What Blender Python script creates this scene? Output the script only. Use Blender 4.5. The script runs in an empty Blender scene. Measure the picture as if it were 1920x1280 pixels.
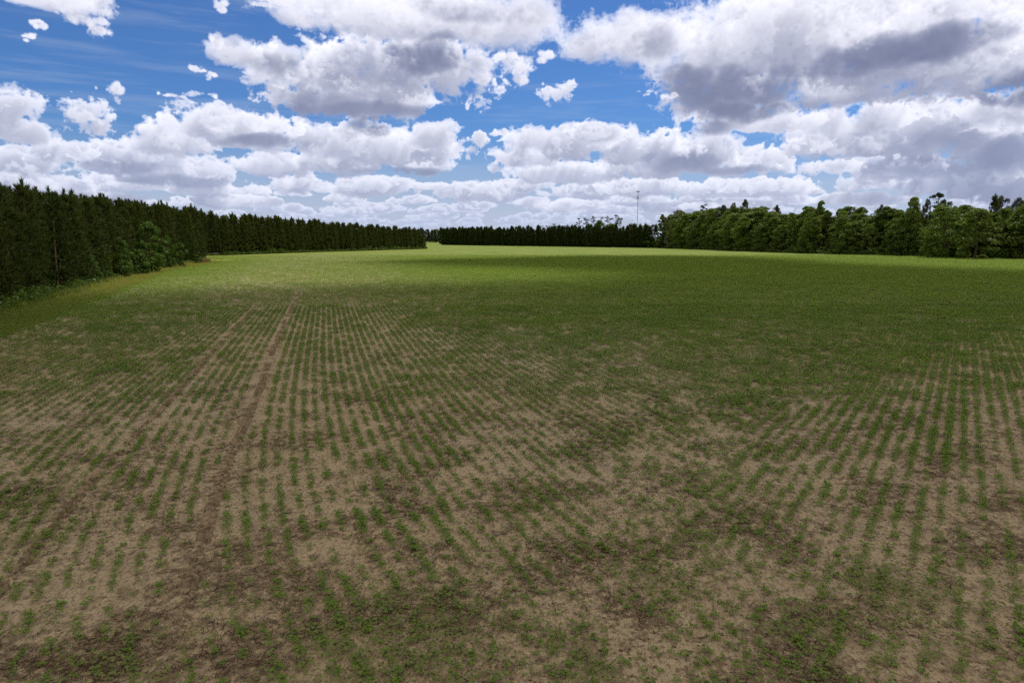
import bpy, math, random
import numpy as np
from mathutils import Vector, Matrix
R = math.radians
scene = bpy.context.scene
COL = scene.collection
rng = np.random.default_rng(7)
random.seed(7)

# ------------------------------------------------------------------ camera
CAM_H = 5.8
PITCH = math.atan(192 / 1280)
cd = bpy.data.cameras.new("camera")
cd.lens = 24.0; cd.sensor_width = 36.0; cd.sensor_fit = 'HORIZONTAL'
cd.clip_start = 0.1; cd.clip_end = 30000
cam = bpy.data.objects.new("camera", cd); COL.objects.link(cam)
cam.location = (0, 0, CAM_H)
cam.rotation_euler = (math.pi / 2 - PITCH, 0, 0)
scene.camera = cam
scene.view_settings.view_transform = 'Standard'
scene.view_settings.look = 'None'
scene.view_settings.exposure = 0.0
scene.view_settings.gamma = 1.0
scene.cycles.max_bounces = 6
scene.cycles.diffuse_bounces = 3
scene.cycles.transmission_bounces = 4
scene.cycles.use_denoising = False

def look_dir(x, y):
    """direction of the photograph's pixel (1920 wide) in the world"""
    u, v = (x - 960) / 1280, (y - 640) / 1280
    d = Vector((u, math.cos(PITCH) - math.sin(PITCH) * v, -math.sin(PITCH) - math.cos(PITCH) * v))
    return d.normalized()
def azel(x, y):
    d = look_dir(x, y)
    return math.degrees(math.atan2(d.x, d.y)), math.degrees(math.asin(d.z))
def ground(x, y):
    d = look_dir(x, y); t = -CAM_H / d.z
    return d.x * t, d.y * t

# ------------------------------------------------------------------ sun
SUN_EL, SUN_AZ = R(63), R(48)          # azimuth clockwise from +Y
SUN_DIR = Vector((math.sin(SUN_AZ) * math.cos(SUN_EL), math.cos(SUN_AZ) * math.cos(SUN_EL), math.sin(SUN_EL)))
sl = bpy.data.lights.new("sun", 'SUN'); sl.energy = 3.5; sl.angle = R(0.53); sl.color = (1.0, 0.95, 0.87)
so = bpy.data.objects.new("sun", sl); COL.objects.link(so)
so.rotation_euler = (-SUN_DIR).to_track_quat('-Z', 'Y').to_euler()
so.location = (0, 0, 60)

# ------------------------------------------------------------------ world: Nishita sky + cumulus field
world = bpy.data.worlds.new("World"); scene.world = world
world.use_nodes = True
WT = world.node_tree; WT.nodes.clear()

class G:
    """small helper to write node maths"""
    def __init__(s, tree): s.t = tree
    def n(s, typ, **k):
        nd = s.t.nodes.new(typ)
        for a, b in k.items(): setattr(nd, a, b)
        return nd
    def put(s, sock, v):
        if isinstance(v, bpy.types.NodeSocket): s.t.links.new(v, sock)
        elif v is not None: sock.default_value = v
    def m(s, op, a, b=None, c=None, clamp=False):
        nd = s.n('ShaderNodeMath', operation=op, use_clamp=clamp)
        for i, v in enumerate((a, b, c)): s.put(nd.inputs[i], v)
        return nd.outputs[0]
    def v(s, op, a, b=None, sc=None):
        nd = s.n('ShaderNodeVectorMath', operation=op)
        s.put(nd.inputs[0], a)
        if b is not None: s.put(nd.inputs[1], b)
        if sc is not None: s.put(nd.inputs['Scale'], sc)
        return nd.outputs['Value'] if op in ('LENGTH', 'DOT_PRODUCT', 'DISTANCE') else nd.outputs[0]
    def xyz(s, x, y, z):
        nd = s.n('ShaderNodeCombineXYZ')
        for i, v in enumerate((x, y, z)): s.put(nd.inputs[i], v)
        return nd.outputs[0]
    def sep(s, v):
        nd = s.n('ShaderNodeSeparateXYZ'); s.put(nd.inputs[0], v); return nd.outputs
    def ss(s, x, a, b, o0=0.0, o1=1.0):
        nd = s.n('ShaderNodeMapRange', interpolation_type='SMOOTHSTEP')
        for i, v in enumerate((x, a, b, o0, o1)): s.put(nd.inputs[i], v)
        return nd.outputs[0]
    def lin(s, x, a, b, o0=0.0, o1=1.0):
        nd = s.n('ShaderNodeMapRange')
        for i, v in enumerate((x, a, b, o0, o1)): s.put(nd.inputs[i], v)
        return nd.outputs[0]
    def noise(s, vec, sc, det=4.0, rough=0.5, lac=2.0, dist=0.0, col=False):
        nd = s.n('ShaderNodeTexNoise')
        s.put(nd.inputs['Vector'], vec); nd.inputs['Scale'].default_value = sc
        nd.inputs['Detail'].default_value = det; nd.inputs['Roughness'].default_value = rough
        nd.inputs['Lacunarity'].default_value = lac; nd.inputs['Distortion'].default_value = dist
        return nd.outputs['Color' if col else 'Fac']
    def voro(s, vec, sc, det=0.0, rough=0.5, feature='F1', smooth=0.3):
        nd = s.n('ShaderNodeTexVoronoi', feature=feature)
        nd.normalize = True
        s.put(nd.inputs['Vector'], vec); nd.inputs['Scale'].default_value = sc
        nd.inputs['Detail'].default_value = det; nd.inputs['Roughness'].default_value = rough
        if feature == 'SMOOTH_F1': nd.inputs['Smoothness'].default_value = smooth
        return nd.outputs['Distance']
    def mix(s, f, a, b, mode='MIX'):
        nd = s.n('ShaderNodeMix', data_type='RGBA', blend_type=mode)
        s.put(nd.inputs[0], f); s.put(nd.inputs[6], a); s.put(nd.inputs[7], b)
        return nd.outputs[2]


# ------------------------------------------------------------------ clouds: a volume of cumulus marched with numpy
# (density = traced ellipsoids eroded by 3D noise, lit by the sun through the volume; shells of constant distance)
def build_noise(n=160, seed=3):
    r = np.random.default_rng(seed)
    k = np.fft.fftfreq(n) * n
    kz = np.arange(n // 2 + 1)
    kk = np.sqrt(k[:, None, None] ** 2 + k[None, :, None] ** 2 + kz[None, None, :] ** 2).astype(np.float32)
    base = np.zeros((n, n, n), np.float32)
    billow = np.zeros((n, n, n), np.float32)
    amp, c = 1.0, 4.0
    for o in range(5):
        w = np.fft.rfftn(r.standard_normal((n, n, n)).astype(np.float32))
        band = np.exp(-((np.log(np.maximum(kk, .3) / c)) / 0.38) ** 2)
        f = np.fft.irfftn(w * band, s=(n, n, n)).astype(np.float32)
        f /= f.std()
        base += amp * f
        billow += amp * (1.05 - 1.6 * np.abs(f))      # rounded lumps with creases
        amp *= 0.62; c *= 2.0
    base /= base.std(); billow -= billow.mean(); billow /= billow.std()
    return (0.45 * base + 0.75 * billow).astype(np.float32)

def tri(vol, x, y, z):
    """trilinear lookup in a tiling volume, coordinates in voxels"""
    n = vol.shape[0]
    xi = np.floor(x).astype(np.int32); yi = np.floor(y).astype(np.int32); zi = np.floor(z).astype(np.int32)
    fx = (x - xi).astype(np.float32); fy = (y - yi).astype(np.float32); fz = (z - zi).astype(np.float32)
    x0 = (xi % n) * n; x1 = ((xi + 1) % n) * n
    y0 = yi % n; y1 = (yi + 1) % n
    z0 = zi % n; z1 = (zi + 1) % n
    v = vol.reshape(-1)
    def line(a):
        a0 = a * n
        return v[a0 + z0] * (1 - fz) + v[a0 + z1] * fz
    return (line(x0 + y0) * (1 - fy) + line(x0 + y1) * fy) * (1 - fx) + (line(x1 + y0) * (1 - fy) + line(x1 + y1) * fy) * fx

def march_clouds(W, H, az0, az1, elmax, ells, darks, K, rho0, rho1, vol, sun_az, sun_el):
    """returns rgb (light scattered towards the eye), alpha and mean distance"""
    az = np.radians(np.linspace(az0, az1, W, dtype=np.float32))
    te = np.tan(np.radians((np.arange(H, dtype=np.float32) + 0.5) / H * elmax))     # z / rho for each row
    sa, ca = np.sin(az), np.cos(az)
    rhos = rho0 * (rho1 / rho0) ** (np.arange(K + 1) / K)
    D = np.zeros((K, H, W), np.float16)
    F = np.full((K, H, W), -1.0, np.float16)
    azd = np.degrees(az)
    AD, ED = np.meshgrid(azd, np.degrees(np.arctan(te)))
    N2 = tri(vol, AD * 42, ED * 42 + 11, AD * 0 + 7.7)
    for (a, e, ra, re, rh, rd, squ, wgt) in ells:       # centre az/el (deg), radii (deg), distance, depth radius, base squash
        if a + ra * 1.7 < az0 or a - ra * 1.7 > az1: continue
        t0 = math.tan(math.radians(max(e, .1))); rt = math.radians(re)
        i0, i1 = np.searchsorted(azd, [a - ra * 1.6, a + ra * 1.6])
        j0, j1 = np.searchsorted(te, [t0 - rt * 1.6 * squ, t0 + rt * 1.7])
        if i1 <= i0 or j1 <= j0: continue
        ks = [k for k in range(K) if abs(rhos[k] - rh) < rd * 1.6]
        if not ks: continue
        qa = ((azd[i0:i1] - a) / ra) ** 2
        dt = (te[j0:j1] - t0) / rt
        qt = np.where(dt < 0, dt / squ, dt) ** 2
        qq = qt[:, None] + qa[None, :]
        for k in ks:
            q = np.sqrt(qq + ((rhos[k] - rh) / rd) ** 2)
            if wgt < .99: q = q + N2[j0:j1, i0:i1] * (.15 if wgt < .7 else .12)
            f = (1.0 - q) * wgt
            s = F[k, j0:j1, i0:i1]
            np.maximum(s, f.astype(np.float16), out=s)
    for k in range(K):
        rh = rhos[k]
        act = F[k] > -0.55
        if not act.any(): continue
        jj, ii = np.nonzero(act)
        x = rh * sa[ii]; y = rh * ca[ii]; z = rh * te[jj]
        f = F[k][jj, ii].astype(np.float32)
        # big lumps ~1.1 km, small lumps ~150 m; the small ones keep their angular size far away
        n1 = tri(vol, x / 44.0, y / 44.0, z / 44.0 * 1.15 + 17)
        sc = max(9.0, rh * 0.0016)
        n2 = tri(vol, x / sc + 31, y / sc + 7, z / sc * 1.1)
        n3 = tri(vol, x / sc * 3.7 + 3, y / sc * 3.7 + 57, z / sc * 4.0)
        d = np.minimum(f, 0.56) * 1.5 + 0.24 * n1 + 0.21 * n2 + 0.08 * n3
        D[k][jj, ii] = np.clip((d - 0.04) * 1.5, 0, 1)
    del F
    # sunlight: optical depth collected from the top rows down, leaning towards the sun
    kk = np.arange(K, dtype=np.float32)
    lg = math.log(rho1 / rho0) / K
    col_rgb = np.zeros((H, W, 3), np.float32)
    tau = np.zeros((K, W), np.float32)
    T = np.ones((H, W), np.float32)
    TAU = np.zeros((K, H, W), np.float16)
    tilt_r = math.cos(sun_el) / math.sin(sun_el) * math.cos(sun_az)
    tilt_a = math.cos(sun_el) / math.sin(sun_el) * math.sin(sun_az)
    rk = rhos[:K, None].astype(np.float32)
    for j in range(H - 1, -1, -1):
        dte = te[j + 1] - te[j] if j < H - 1 else te[j] - te[j - 1]
        # a step down of dz = rho*dte moves the ray towards us by dz*tilt
        sh = dte * tilt_r / lg                     # in shells: light at shell k came from shell k + sh
        k0 = int(math.floor(sh)); fr = sh - k0
        up = np.roll(tau, -k0, 0) * (1 - fr) + np.roll(tau, -k0 - 1, 0) * fr
        up[K - k0 - 1:] = 0
        sx = tilt_a * dte / (az[1] - az[0])
        s0 = int(math.floor(sx)); fs = sx - s0
        up = np.roll(up, -s0, 1) * (1 - fs) + np.roll(up, -s0 - 1, 1) * fs
        d = D[:, j, :].astype(np.float32)
        tau = up + d * dte * rk
        TAU[:, j, :] = tau / 100.0                 # in units of 100 m of solid cloud
    # traced grey cloud bases: extra shade put into the clouds by hand
    wob = tri(vol, AD * 4.0, ED * 5.0, AD * 0 + 3.3)
    wob2 = tri(vol, AD * 4.0 + 50, ED * 5.0, AD * 0 + 93.3)
    DK = np.zeros((H, W), np.float32)
    for (a, e, ra, re, st) in darks:
        q = np.sqrt(((AD - a) / ra + wob * 0.26) ** 2 + ((ED - e) / re + wob2 * 0.30) ** 2)
        q = np.clip((1.45 - q) / 1.1, 0, 1)
        DK = np.maximum(DK, st * q * q * (3 - 2 * q))
    for k in range(K):
        d = D[k].astype(np.float32)
        if not (d > 0).any(): continue
        ds = rhos[k + 1] - rhos[k]
        a = 1 - np.exp(-d * ds * 0.011)
        t = TAU[k].astype(np.float32)
        # several orders of scattering: each sees a thinner cloud
        t = t * 0.8 + 8.0 * DK * np.minimum(t * 1.5, 1)
        s = [0.48 * np.exp(-1.0 * t), 0.36 * np.exp(-0.26 * t), 0.17 * np.exp(-0.055 * t)]
        edge = 1 - 0.30 * d                        # thin rims pass more light
        w = (T * a)[..., None]
        amb = np.array([0.09, 0.11, 0.22], np.float32)
        c = sum((o_ * edge)[..., None] * np.array(k_, np.float32) for o_, k_ in zip(s, ((1.19, 1.12, 1.03), (1.13, 1.12, 1.09), (.98, 1.06, 1.36)))) + amb
        air = 1 - math.exp(-max(rhos[k] - 5000, 0) / 26000.0)
        c = c * (1 - air) + np.array([0.50, 0.58, 0.79], np.float32) * air
        col_rgb += w * c
        T *= 1 - a
    return col_rgb, 1 - T
HIGH = [(85,0,105,24),(160,18,50,34),(185,50,26,18),(72,46,16,11),(50,72,14,8),
 (400,78,14,16),(450,100,60,32),(520,110,90,52),(590,150,110,72),(700,120,180,90),(700,190,110,50),(850,140,80,62),(905,175,42,40),
 (640,190,130,40),(760,25,230,62),(930,45,120,55),(1000,25,60,36),(560,30,60,30),(680,240,45,22),
 (1110,85,70,38),(1190,65,120,66),(1290,110,140,80),(1360,160,120,74),(1480,60,230,90),(1650,60,240,110),(1800,100,190,100),(1920,90,150,150),(1560,160,140,50),
 (1040,168,40,22),(1022,107,18,16),(965,120,26,22),(975,138,14,18),(220,180,17,20),(378,180,34,11),(175,222,48,32),(20,215,90,48),(50,245,70,32),
 (415,10,12,14),(372,130,15,7),(500,4,40,12),(330,182,24,7),(928,247,20,10),(1205,175,17,9),(395,145,14,9),(945,105,18,10),(1255,180,16,9)]
MID = [(430,238,125,42),(330,262,105,34),(515,262,55,28),(240,300,120,44),(120,285,50,28),(350,325,110,34),(40,310,110,34),(60,345,150,30),
 (740,275,130,42),(610,265,80,36),(820,255,55,30),(885,272,30,20),(640,300,90,34),(790,305,75,26),(520,310,80,26),
 (1060,268,110,36),(990,290,70,26),(1190,275,100,38),(1300,285,100,44),(1400,305,105,34),(1250,310,180,26),(1120,250,60,22),
 (1450,232,90,22),(1600,225,110,38),(1590,260,140,44),(1750,240,190,66),(1900,270,120,84),(1700,310,130,34),(1850,330,150,34),
 (1380,215,110,30),(1500,265,50,22),(1330,240,60,20),(1560,310,70,20),(1900,200,110,40),
 (1440,168,80,40),(150,372,120,18),(430,378,90,14),(900,362,80,20),(1060,384,80,12),(1250,352,130,22),(1420,352,110,20),(1600,374,90,14),(1780,352,110,24),(1900,367,80,22),(980,347,60,16),(1330,388,120,13),
 (1060,325,110,22),(930,300,26,30),(700,352,80,22),(560,345,80,24)]

DARK = [(800,112,70,30,.8),(650,212,130,20,.6),(700,130,120,40,.2),(690,243,50,15,.7),(530,125,60,24,.3),(620,195,110,24,.25),
 (1340,170,120,36,.8),(1390,208,110,18,.8),(1230,80,30,30,.15),(1720,90,170,30,.8),(1600,125,100,16,.4),(1890,165,75,26,1.),(1890,285,70,30,.9),(1740,312,120,18,.6),
 (490,270,70,11,.6),(230,312,60,10,.4),(350,338,90,9,.4),(775,322,80,8,.8),(1290,305,65,20,.6),(1380,320,60,7,.5),(880,25,90,22,.25),(1310,242,60,12,.5),(1800,260,90,20,.3),
 (1500,200,60,18,.2)]
def make_darks():
    out = []
    for (x, y, rx, ry, s) in DARK:
        a0, e0 = azel(x, y)
        out.append((a0, e0, abs(azel(x + rx, y)[0] - azel(x - rx, y)[0]) / 2, abs(azel(x, y - ry)[1] - azel(x, y + ry)[1]) / 2, s))
    return out
def make_ells():
    r = np.random.default_rng(11)
    E = []
    for li, lst in enumerate((HIGH, MID)):
        for (x, y, rx, ry) in lst:
            a0, e0 = azel(x, y)
            a1, _ = azel(x + rx, y); a2, _ = azel(x - rx, y)
            _, e1 = azel(x, y - ry); _, e2 = azel(x, y + ry)
            ra, re = abs(a1 - a2) / 2 * 1.04, abs(e1 - e2) / 2 * 1.04
            eb = max(e0 - re * 0.7, 1.0)
            rh = 1150 / math.tan(math.radians(eb))
            rh = min(max(rh, 3900), 16000)
            rd = max(min(math.radians(ra) * rh * 0.8, 1100), math.radians(re) * rh * 0.9, 160)
            if rx > 50:
                E.append((a0, e0, ra, re, rh, rd, 0.85, 1.0))
            else:          # small puffs: several unequal lobes
                for q in range(5 if rx > 24 else 4):
                    an = r.uniform(0, 6.28); k = r.uniform(.38, .72)
                    E.append((a0 + math.cos(an) * ra * .55, e0 + math.sin(an) * re * .5, ra * k * 1.25, re * k * 1.25, rh * r.uniform(.99, 1.01), rd, .8, .68))
    # the crowded band above the horizon and the sky beyond the frame
    for i in range(620):
        rh = r.uniform(13, 62) * 1000 if i < 520 else r.uniform(5, 13) * 1000
        a = r.uniform(-56, 56)
        if i >= 520 and abs(a) - math.degrees(math.atan(1400 / rh)) < 39: continue
        base = 1150 - 100 * r.random()
        th = r.uniform(110, 330) * (1.0 if rh > 13000 else 1.6)
        w = th * r.uniform(1.6, 4.2)
        e = math.degrees(math.atan2(base + th * 0.5 - rh * rh / 2 / 6.4e6, rh))
        if e < 0: continue
        if abs(a) < 38 and e > 4.3: continue
        E.append((a, e, math.degrees(w / rh), math.degrees(th / rh), rh, w, 0.45, 1.0))
    return E


def make_image(name, arr):
    h, w = arr.shape[:2]
    im = bpy.data.images.new(name, w, h, alpha=True, float_buffer=True)
    im.colorspace_settings.name = 'Non-Color'
    im.alpha_mode = 'CHANNEL_PACKED'
    im.pixels.foreach_set(np.ascontiguousarray(arr, np.float32).ravel())
    im.update(); im.pack()
    return im
VOL = build_noise()
SKY_AZ, SKY_EL = 52.0, 26.0
c_rgb, c_al = march_clouds(2080, 520, -SKY_AZ, SKY_AZ, SKY_EL, make_ells(), make_darks(), 150, 3300, 66000, VOL, SUN_AZ, SUN_EL)
im_front = make_image("clouds_ahead", np.dstack([c_rgb, c_al]))
# the rest of the sky, beyond the photograph: unseen broken cumulus, brightened and warmed to light the ground
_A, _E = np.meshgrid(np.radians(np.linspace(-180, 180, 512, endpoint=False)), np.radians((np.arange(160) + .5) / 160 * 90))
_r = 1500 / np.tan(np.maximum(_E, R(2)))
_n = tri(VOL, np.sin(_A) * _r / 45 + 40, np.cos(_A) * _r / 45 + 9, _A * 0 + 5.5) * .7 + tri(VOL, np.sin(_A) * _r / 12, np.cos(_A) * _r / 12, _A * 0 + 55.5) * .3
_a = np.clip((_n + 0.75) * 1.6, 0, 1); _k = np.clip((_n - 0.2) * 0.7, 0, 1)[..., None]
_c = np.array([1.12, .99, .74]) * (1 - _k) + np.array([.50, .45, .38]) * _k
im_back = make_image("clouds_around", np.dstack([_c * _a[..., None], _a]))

g = G(WT)
dirv = g.v('NORMALIZE', g.n('ShaderNodeTexCoord').outputs['Generated'])
dx, dy, dz = g.sep(dirv)
az = g.m('MULTIPLY', g.m('ARCTAN2', dx, dy), 57.29578)
el = g.m('MULTIPLY', g.m('ARCSINE', dz), 57.29578)
def tex(im, u, v, ext):
    t = g.n('ShaderNodeTexImage', image=im, extension=ext, interpolation='Linear')
    g.put(t.inputs[0], g.xyz(u, v, 0.0))
    return t.outputs
sky = g.n('ShaderNodeTexSky', sky_type='NISHITA', sun_disc=False)
sky.sun_elevation = SUN_EL; sky.sun_rotation = SUN_AZ
sky.altitude = 300; sky.air_density = 1.0; sky.dust_density = 0.6; sky.ozone_density = 3.0
skyc = g.v('MULTIPLY', sky.outputs[0], (0.39, 0.64, 1.0))
ci = g.noise(g.v('MULTIPLY', dirv, (1.2, 1.2, 16)), 4.0, 4.0, 0.6)
skyc = g.mix(g.m('MULTIPLY', g.ss(ci, 0.48, 0.72), 0.14), skyc, (6.5, 7.0, 8.0, 1))      # thin cirrus
skyc = g.mix(g.ss(el, 9.0, 0.2, 0.0, 0.9), skyc, (5.2, 5.7, 7.3, 1))                       # whitish air at the horizon
f_ = tex(im_front, g.lin(az, -SKY_AZ, SKY_AZ), g.m('DIVIDE', el, SKY_EL), 'EXTEND')
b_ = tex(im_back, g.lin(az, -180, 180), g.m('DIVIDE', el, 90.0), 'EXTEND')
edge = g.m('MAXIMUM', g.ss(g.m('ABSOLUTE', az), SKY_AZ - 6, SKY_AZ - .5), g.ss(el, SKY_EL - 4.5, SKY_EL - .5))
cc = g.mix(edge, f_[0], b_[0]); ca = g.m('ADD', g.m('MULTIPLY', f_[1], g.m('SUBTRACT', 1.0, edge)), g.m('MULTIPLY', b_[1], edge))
under = g.ss(el, 0.0, 0.25)
ca = g.m('MULTIPLY', ca, under)
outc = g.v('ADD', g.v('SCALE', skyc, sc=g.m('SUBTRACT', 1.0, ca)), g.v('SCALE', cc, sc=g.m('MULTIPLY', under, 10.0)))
bg = g.n('ShaderNodeBackground'); bg.inputs['Strength'].default_value = 0.1
WT.links.new(outc, bg.inputs['Color'])
WT.links.new(bg.outputs[0], g.n('ShaderNodeOutputWorld').inputs['Surface'])
world.cycles.sampling_method = 'MANUAL'
world.cycles.sample_map_resolution = 512

# ------------------------------------------------------------------ helpers
def tag(o, label=None, cat=None, group=None, kind=None):
    if label: o['label'] = label
    if cat: o['category'] = cat
    if group: o['group'] = group
    if kind: o['kind'] = kind
    return o
def mesh_np(name, verts, tris=None, quads=None, mat=None, tone=None):
    me = bpy.data.meshes.new(name)
    verts = np.asarray(verts, np.float32)
    me.vertices.add(len(verts)); me.vertices.foreach_set('co', verts.ravel())
    t = np.zeros((0, 3), np.int32) if tris is None else np.asarray(tris, np.int32)
    q = np.zeros((0, 4), np.int32) if quads is None else np.asarray(quads, np.int32)
    me.loops.add(t.size + q.size)
    me.loops.foreach_set('vertex_index', np.concatenate([t.ravel(), q.ravel()]))
    me.polygons.add(len(t) + len(q))
    tot = np.concatenate([np.full(len(t), 3), np.full(len(q), 4)]).astype(np.int32)
    st = np.concatenate([[0], np.cumsum(tot)[:-1]]).astype(np.int32) if len(tot) else tot
    me.polygons.foreach_set('loop_start', st)
    try: me.polygons.foreach_set('loop_total', tot)
    except Exception: pass
    if tone is not None:
        at = me.attributes.new('tone', 'FLOAT', 'POINT'); at.data.foreach_set('value', np.asarray(tone, np.float32))
    if mat: me.materials.append(mat)
    me.update(calc_edges=True); me.validate()
    return me
def obj(name, me, parent=None, loc=None):
    o = bpy.data.objects.new(name, me); COL.objects.link(o)
    if parent: o.parent = parent
    if loc is not None: o.location = loc
    return o
def new_mat(name):
    m = bpy.data.materials.new(name); m.use_nodes = True
    m.node_tree.nodes.clear()
    return m, G(m.node_tree)
def finish(m, gg, sh, disp=None):
    o = gg.n('ShaderNodeOutputMaterial'); m.node_tree.links.new(sh, o.inputs['Surface'])
def principled(gg, col, rough=0.9, spec=0.2, normal=None, metal=0.0):
    b = gg.n('ShaderNodeBsdfPrincipled')
    gg.put(b.inputs['Base Color'], col); gg.put(b.inputs['Roughness'], rough)
    b.inputs['Specular IOR Level'].default_value = spec; b.inputs['Metallic'].default_value = metal
    if normal is not None: gg.put(b.inputs['Normal'], normal)
    return b.outputs[0]
def bump(gg, h, strength, dist):
    b = gg.n('ShaderNodeBump'); b.inputs['Strength'].default_value = strength; b.inputs['Distance'].default_value = dist
    gg.put(b.inputs['Height'], h); return b.outputs[0]
def leaf_mat(name, c0, c1, c2, trans=0.3, spec=0.15, far=None):
    """foliage: colour varies from leaf to leaf (tone) and from plant to plant (object random)"""
    m, gg = new_mat(name)
    at = gg.n('ShaderNodeAttribute', attribute_name='tone').outputs['Fac']
    rnd = gg.n('ShaderNodeObjectInfo').outputs['Random']
    c = gg.mix(at, c0, c1)
    c = gg.mix(gg.m('MULTIPLY', rnd, 0.6), c, c2)
    if far:        # paler with distance: leaf gloss and bare soil put into the leaf colour
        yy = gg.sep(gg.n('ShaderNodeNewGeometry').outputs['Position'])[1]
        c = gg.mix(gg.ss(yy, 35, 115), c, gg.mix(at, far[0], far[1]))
    d = gg.n('ShaderNodeBsdfDiffuse'); gg.put(d.inputs[0], c)
    t = gg.n('ShaderNodeBsdfTranslucent'); gg.put(t.inputs[0], gg.mix(0.5, c, (c1[0] * 1.5, c1[1] * 1.4, c1[2] * .7, 1)))
    mx = gg.n('ShaderNodeMixShader'); mx.inputs[0].default_value = trans
    gg.put(mx.inputs[1], d.outputs[0]); gg.put(mx.inputs[2], t.outputs[0])
    gl = gg.n('ShaderNodeBsdfGlossy'); gl.inputs['Roughness'].default_value = 0.45; gl.inputs[0].default_value = (1, 1, 1, 1)
    m2 = gg.n('ShaderNodeMixShader'); m2.inputs[0].default_value = spec * 0.25
    gg.put(m2.inputs[1], mx.outputs[0]); gg.put(m2.inputs[2], gl.outputs[0])
    finish(m, gg, m2.outputs[0]); return m
def plain_mat(name, c0, c1, sc=3.0, rough=0.9, bs=0.3, bd=0.02):
    m, gg = new_mat(name)
    co = gg.n('ShaderNodeTexCoord').outputs['Object']
    n = gg.noise(co, sc, 5, 0.6)
    finish(m, gg, principled(gg, gg.mix(gg.ss(n, .35, .65), c0, c1), rough, 0.2, bump(gg, n, bs, bd))); return m

M_pine = leaf_mat("pine_needles", (.013, .026, .007, 1), (.052, .080, .016, 1), (.075, .092, .022, 1), 0.25, .05)
M_oldpine = leaf_mat("old_pine_needles", (.018, .032, .014, 1), (.040, .060, .024, 1), (.045, .055, .026, 1), 0.15)
M_broad = leaf_mat("broad_leaves", (.040, .075, .010, 1), (.120, .200, .028, 1), (.125, .180, .030, 1), 0.38, .06)
M_shrub = leaf_mat("shrub_leaves", (.022, .055, .009, 1), (.085, .155, .022, 1), (.070, .120, .020, 1), 0.30, .05)
M_dry = leaf_mat("dry_brush", (.14, .085, .05, 1), (.30, .20, .12, 1), (.2, .13, .08, 1), 0.1)
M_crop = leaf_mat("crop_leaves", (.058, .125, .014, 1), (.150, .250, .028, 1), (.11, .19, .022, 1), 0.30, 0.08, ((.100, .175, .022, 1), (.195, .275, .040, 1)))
M_weed = leaf_mat("weed_leaves", (.075, .115, .020, 1), (.155, .185, .035, 1), (.14, .16, .03, 1), 0.30)
M_vgreen_shaded = leaf_mat("verge_shaded_blades", (.085, .145, .018, 1), (.19, .24, .036, 1), (.14, .18, .02, 1), 0.3)  # verge blades under the cloud: greener, with the shade put into the colour
M_grass_sunlit = leaf_mat("verge_sunlit_blades", (.20, .24, .04, 1), (.38, .40, .09, 1), (.2, .22, .05, 1), 0.30)  # verge blades in the sun: straw yellow, with sunlight put into the colour
M_bark = plain_mat("bark", (.055, .042, .033, 1), (.12, .095, .075, 1), 4.0, .95, .6, .03)
M_pbark = plain_mat("pine_bark", (.11, .06, .04, 1), (.19, .115, .08, 1), 3.0, .95, .6, .03)

def vnoise(x, y, sc, seed=0):
    """smooth 2D noise around 0..1 at numpy points"""
    r = np.random.default_rng(1000 + seed); n = 64
    gz = r.random((n, n)).astype(np.float32)
    u = np.asarray(x) / sc; v = np.asarray(y) / sc
    i = np.floor(u).astype(int); j = np.floor(v).astype(int)
    a = u - i; b = v - j; a = a * a * (3 - 2 * a); b = b * b * (3 - 2 * b)
    i0, i1, j0, j1 = i % n, (i + 1) % n, j % n, (j + 1) % n
    return (gz[i0, j0] * (1 - a) + gz[i1, j0] * a) * (1 - b) + (gz[i0, j1] * (1 - a) + gz[i1, j1] * a) * b
def interp(tab, y, yk=0):
    t = np.array(tab, float); o = np.argsort(t[:, yk]); return np.interp(y, t[o, yk], t[o, 1 - yk])

# ------------------------------------------------------------------ edges of the field, from the photograph
LEFT_A = [(-20, 3), (-30, 24), (-42, 55.8), (-52.7, 84.4), (-67.2, 121.6), (-80.3, 178)]
LEFT_B = [(-122, 205), (-104.5, 236), (-84.5, 303), (-49.4, 399)]
FAR_C = [(-76, 700), (-20, 610), (54.7, 505), (96, 446)]
RIGHT_D = [(96.6, 446), (108, 350), (117.3, 280), (135.6, 236), (145, 199), (158, 160), (170, 110), (176, 60)]
def walk(poly, step):
    p = np.array(poly, float); seg = np.hypot(*np.diff(p, axis=0).T); s = np.concatenate([[0], np.cumsum(seg)])
    t = np.arange(0, s[-1], step)
    q = np.stack([np.interp(t, s, p[:, 0]), np.interp(t, s, p[:, 1])], 1)
    t2 = np.stack([np.interp(t + .5, s, p[:, 0]), np.interp(t + .5, s, p[:, 1])], 1) - np.stack([np.interp(t - .5, s, p[:, 0]), np.interp(t - .5, s, p[:, 1])], 1)
    t2 /= np.linalg.norm(t2, axis=1, keepdims=True) + 1e-9
    return q, t2

# ------------------------------------------------------------------ ground
def row_f(Y): return -.27 * Y + .42 * 6.5 * np.exp(-(Y - 6) / 6.5)
SPX, SPR = .395, .455
m, gg = new_mat("field_soil")
co = gg.n('ShaderNodeTexCoord').outputs['Object']
X, Y, Z = gg.sep(co)
n_big = gg.noise(co, .045, 3, .5); n_mid = gg.noise(co, .33, 4, .6)
al = gg.v('MULTIPLY', gg.xyz(gg.m('ADD', X, gg.m('MULTIPLY', Y, .3)), Y, 0), (1, .38, 1))
n_f = gg.noise(al, 1.9, 7, .68, dist=.5); n_f2 = gg.noise(gg.v('MULTIPLY', co, (1, .5, 1)), 7.0, 6, .7); n_g = gg.noise(co, 38, 3, .7)
n_cl = gg.voro(co, 9.0, 2.0, .6)
dk_ = gg.m('ADD', gg.m('ADD', gg.m('MULTIPLY', n_mid, .16), gg.m('MULTIPLY', n_f, .40)), gg.m('MULTIPLY', n_f2, .44))
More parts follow.
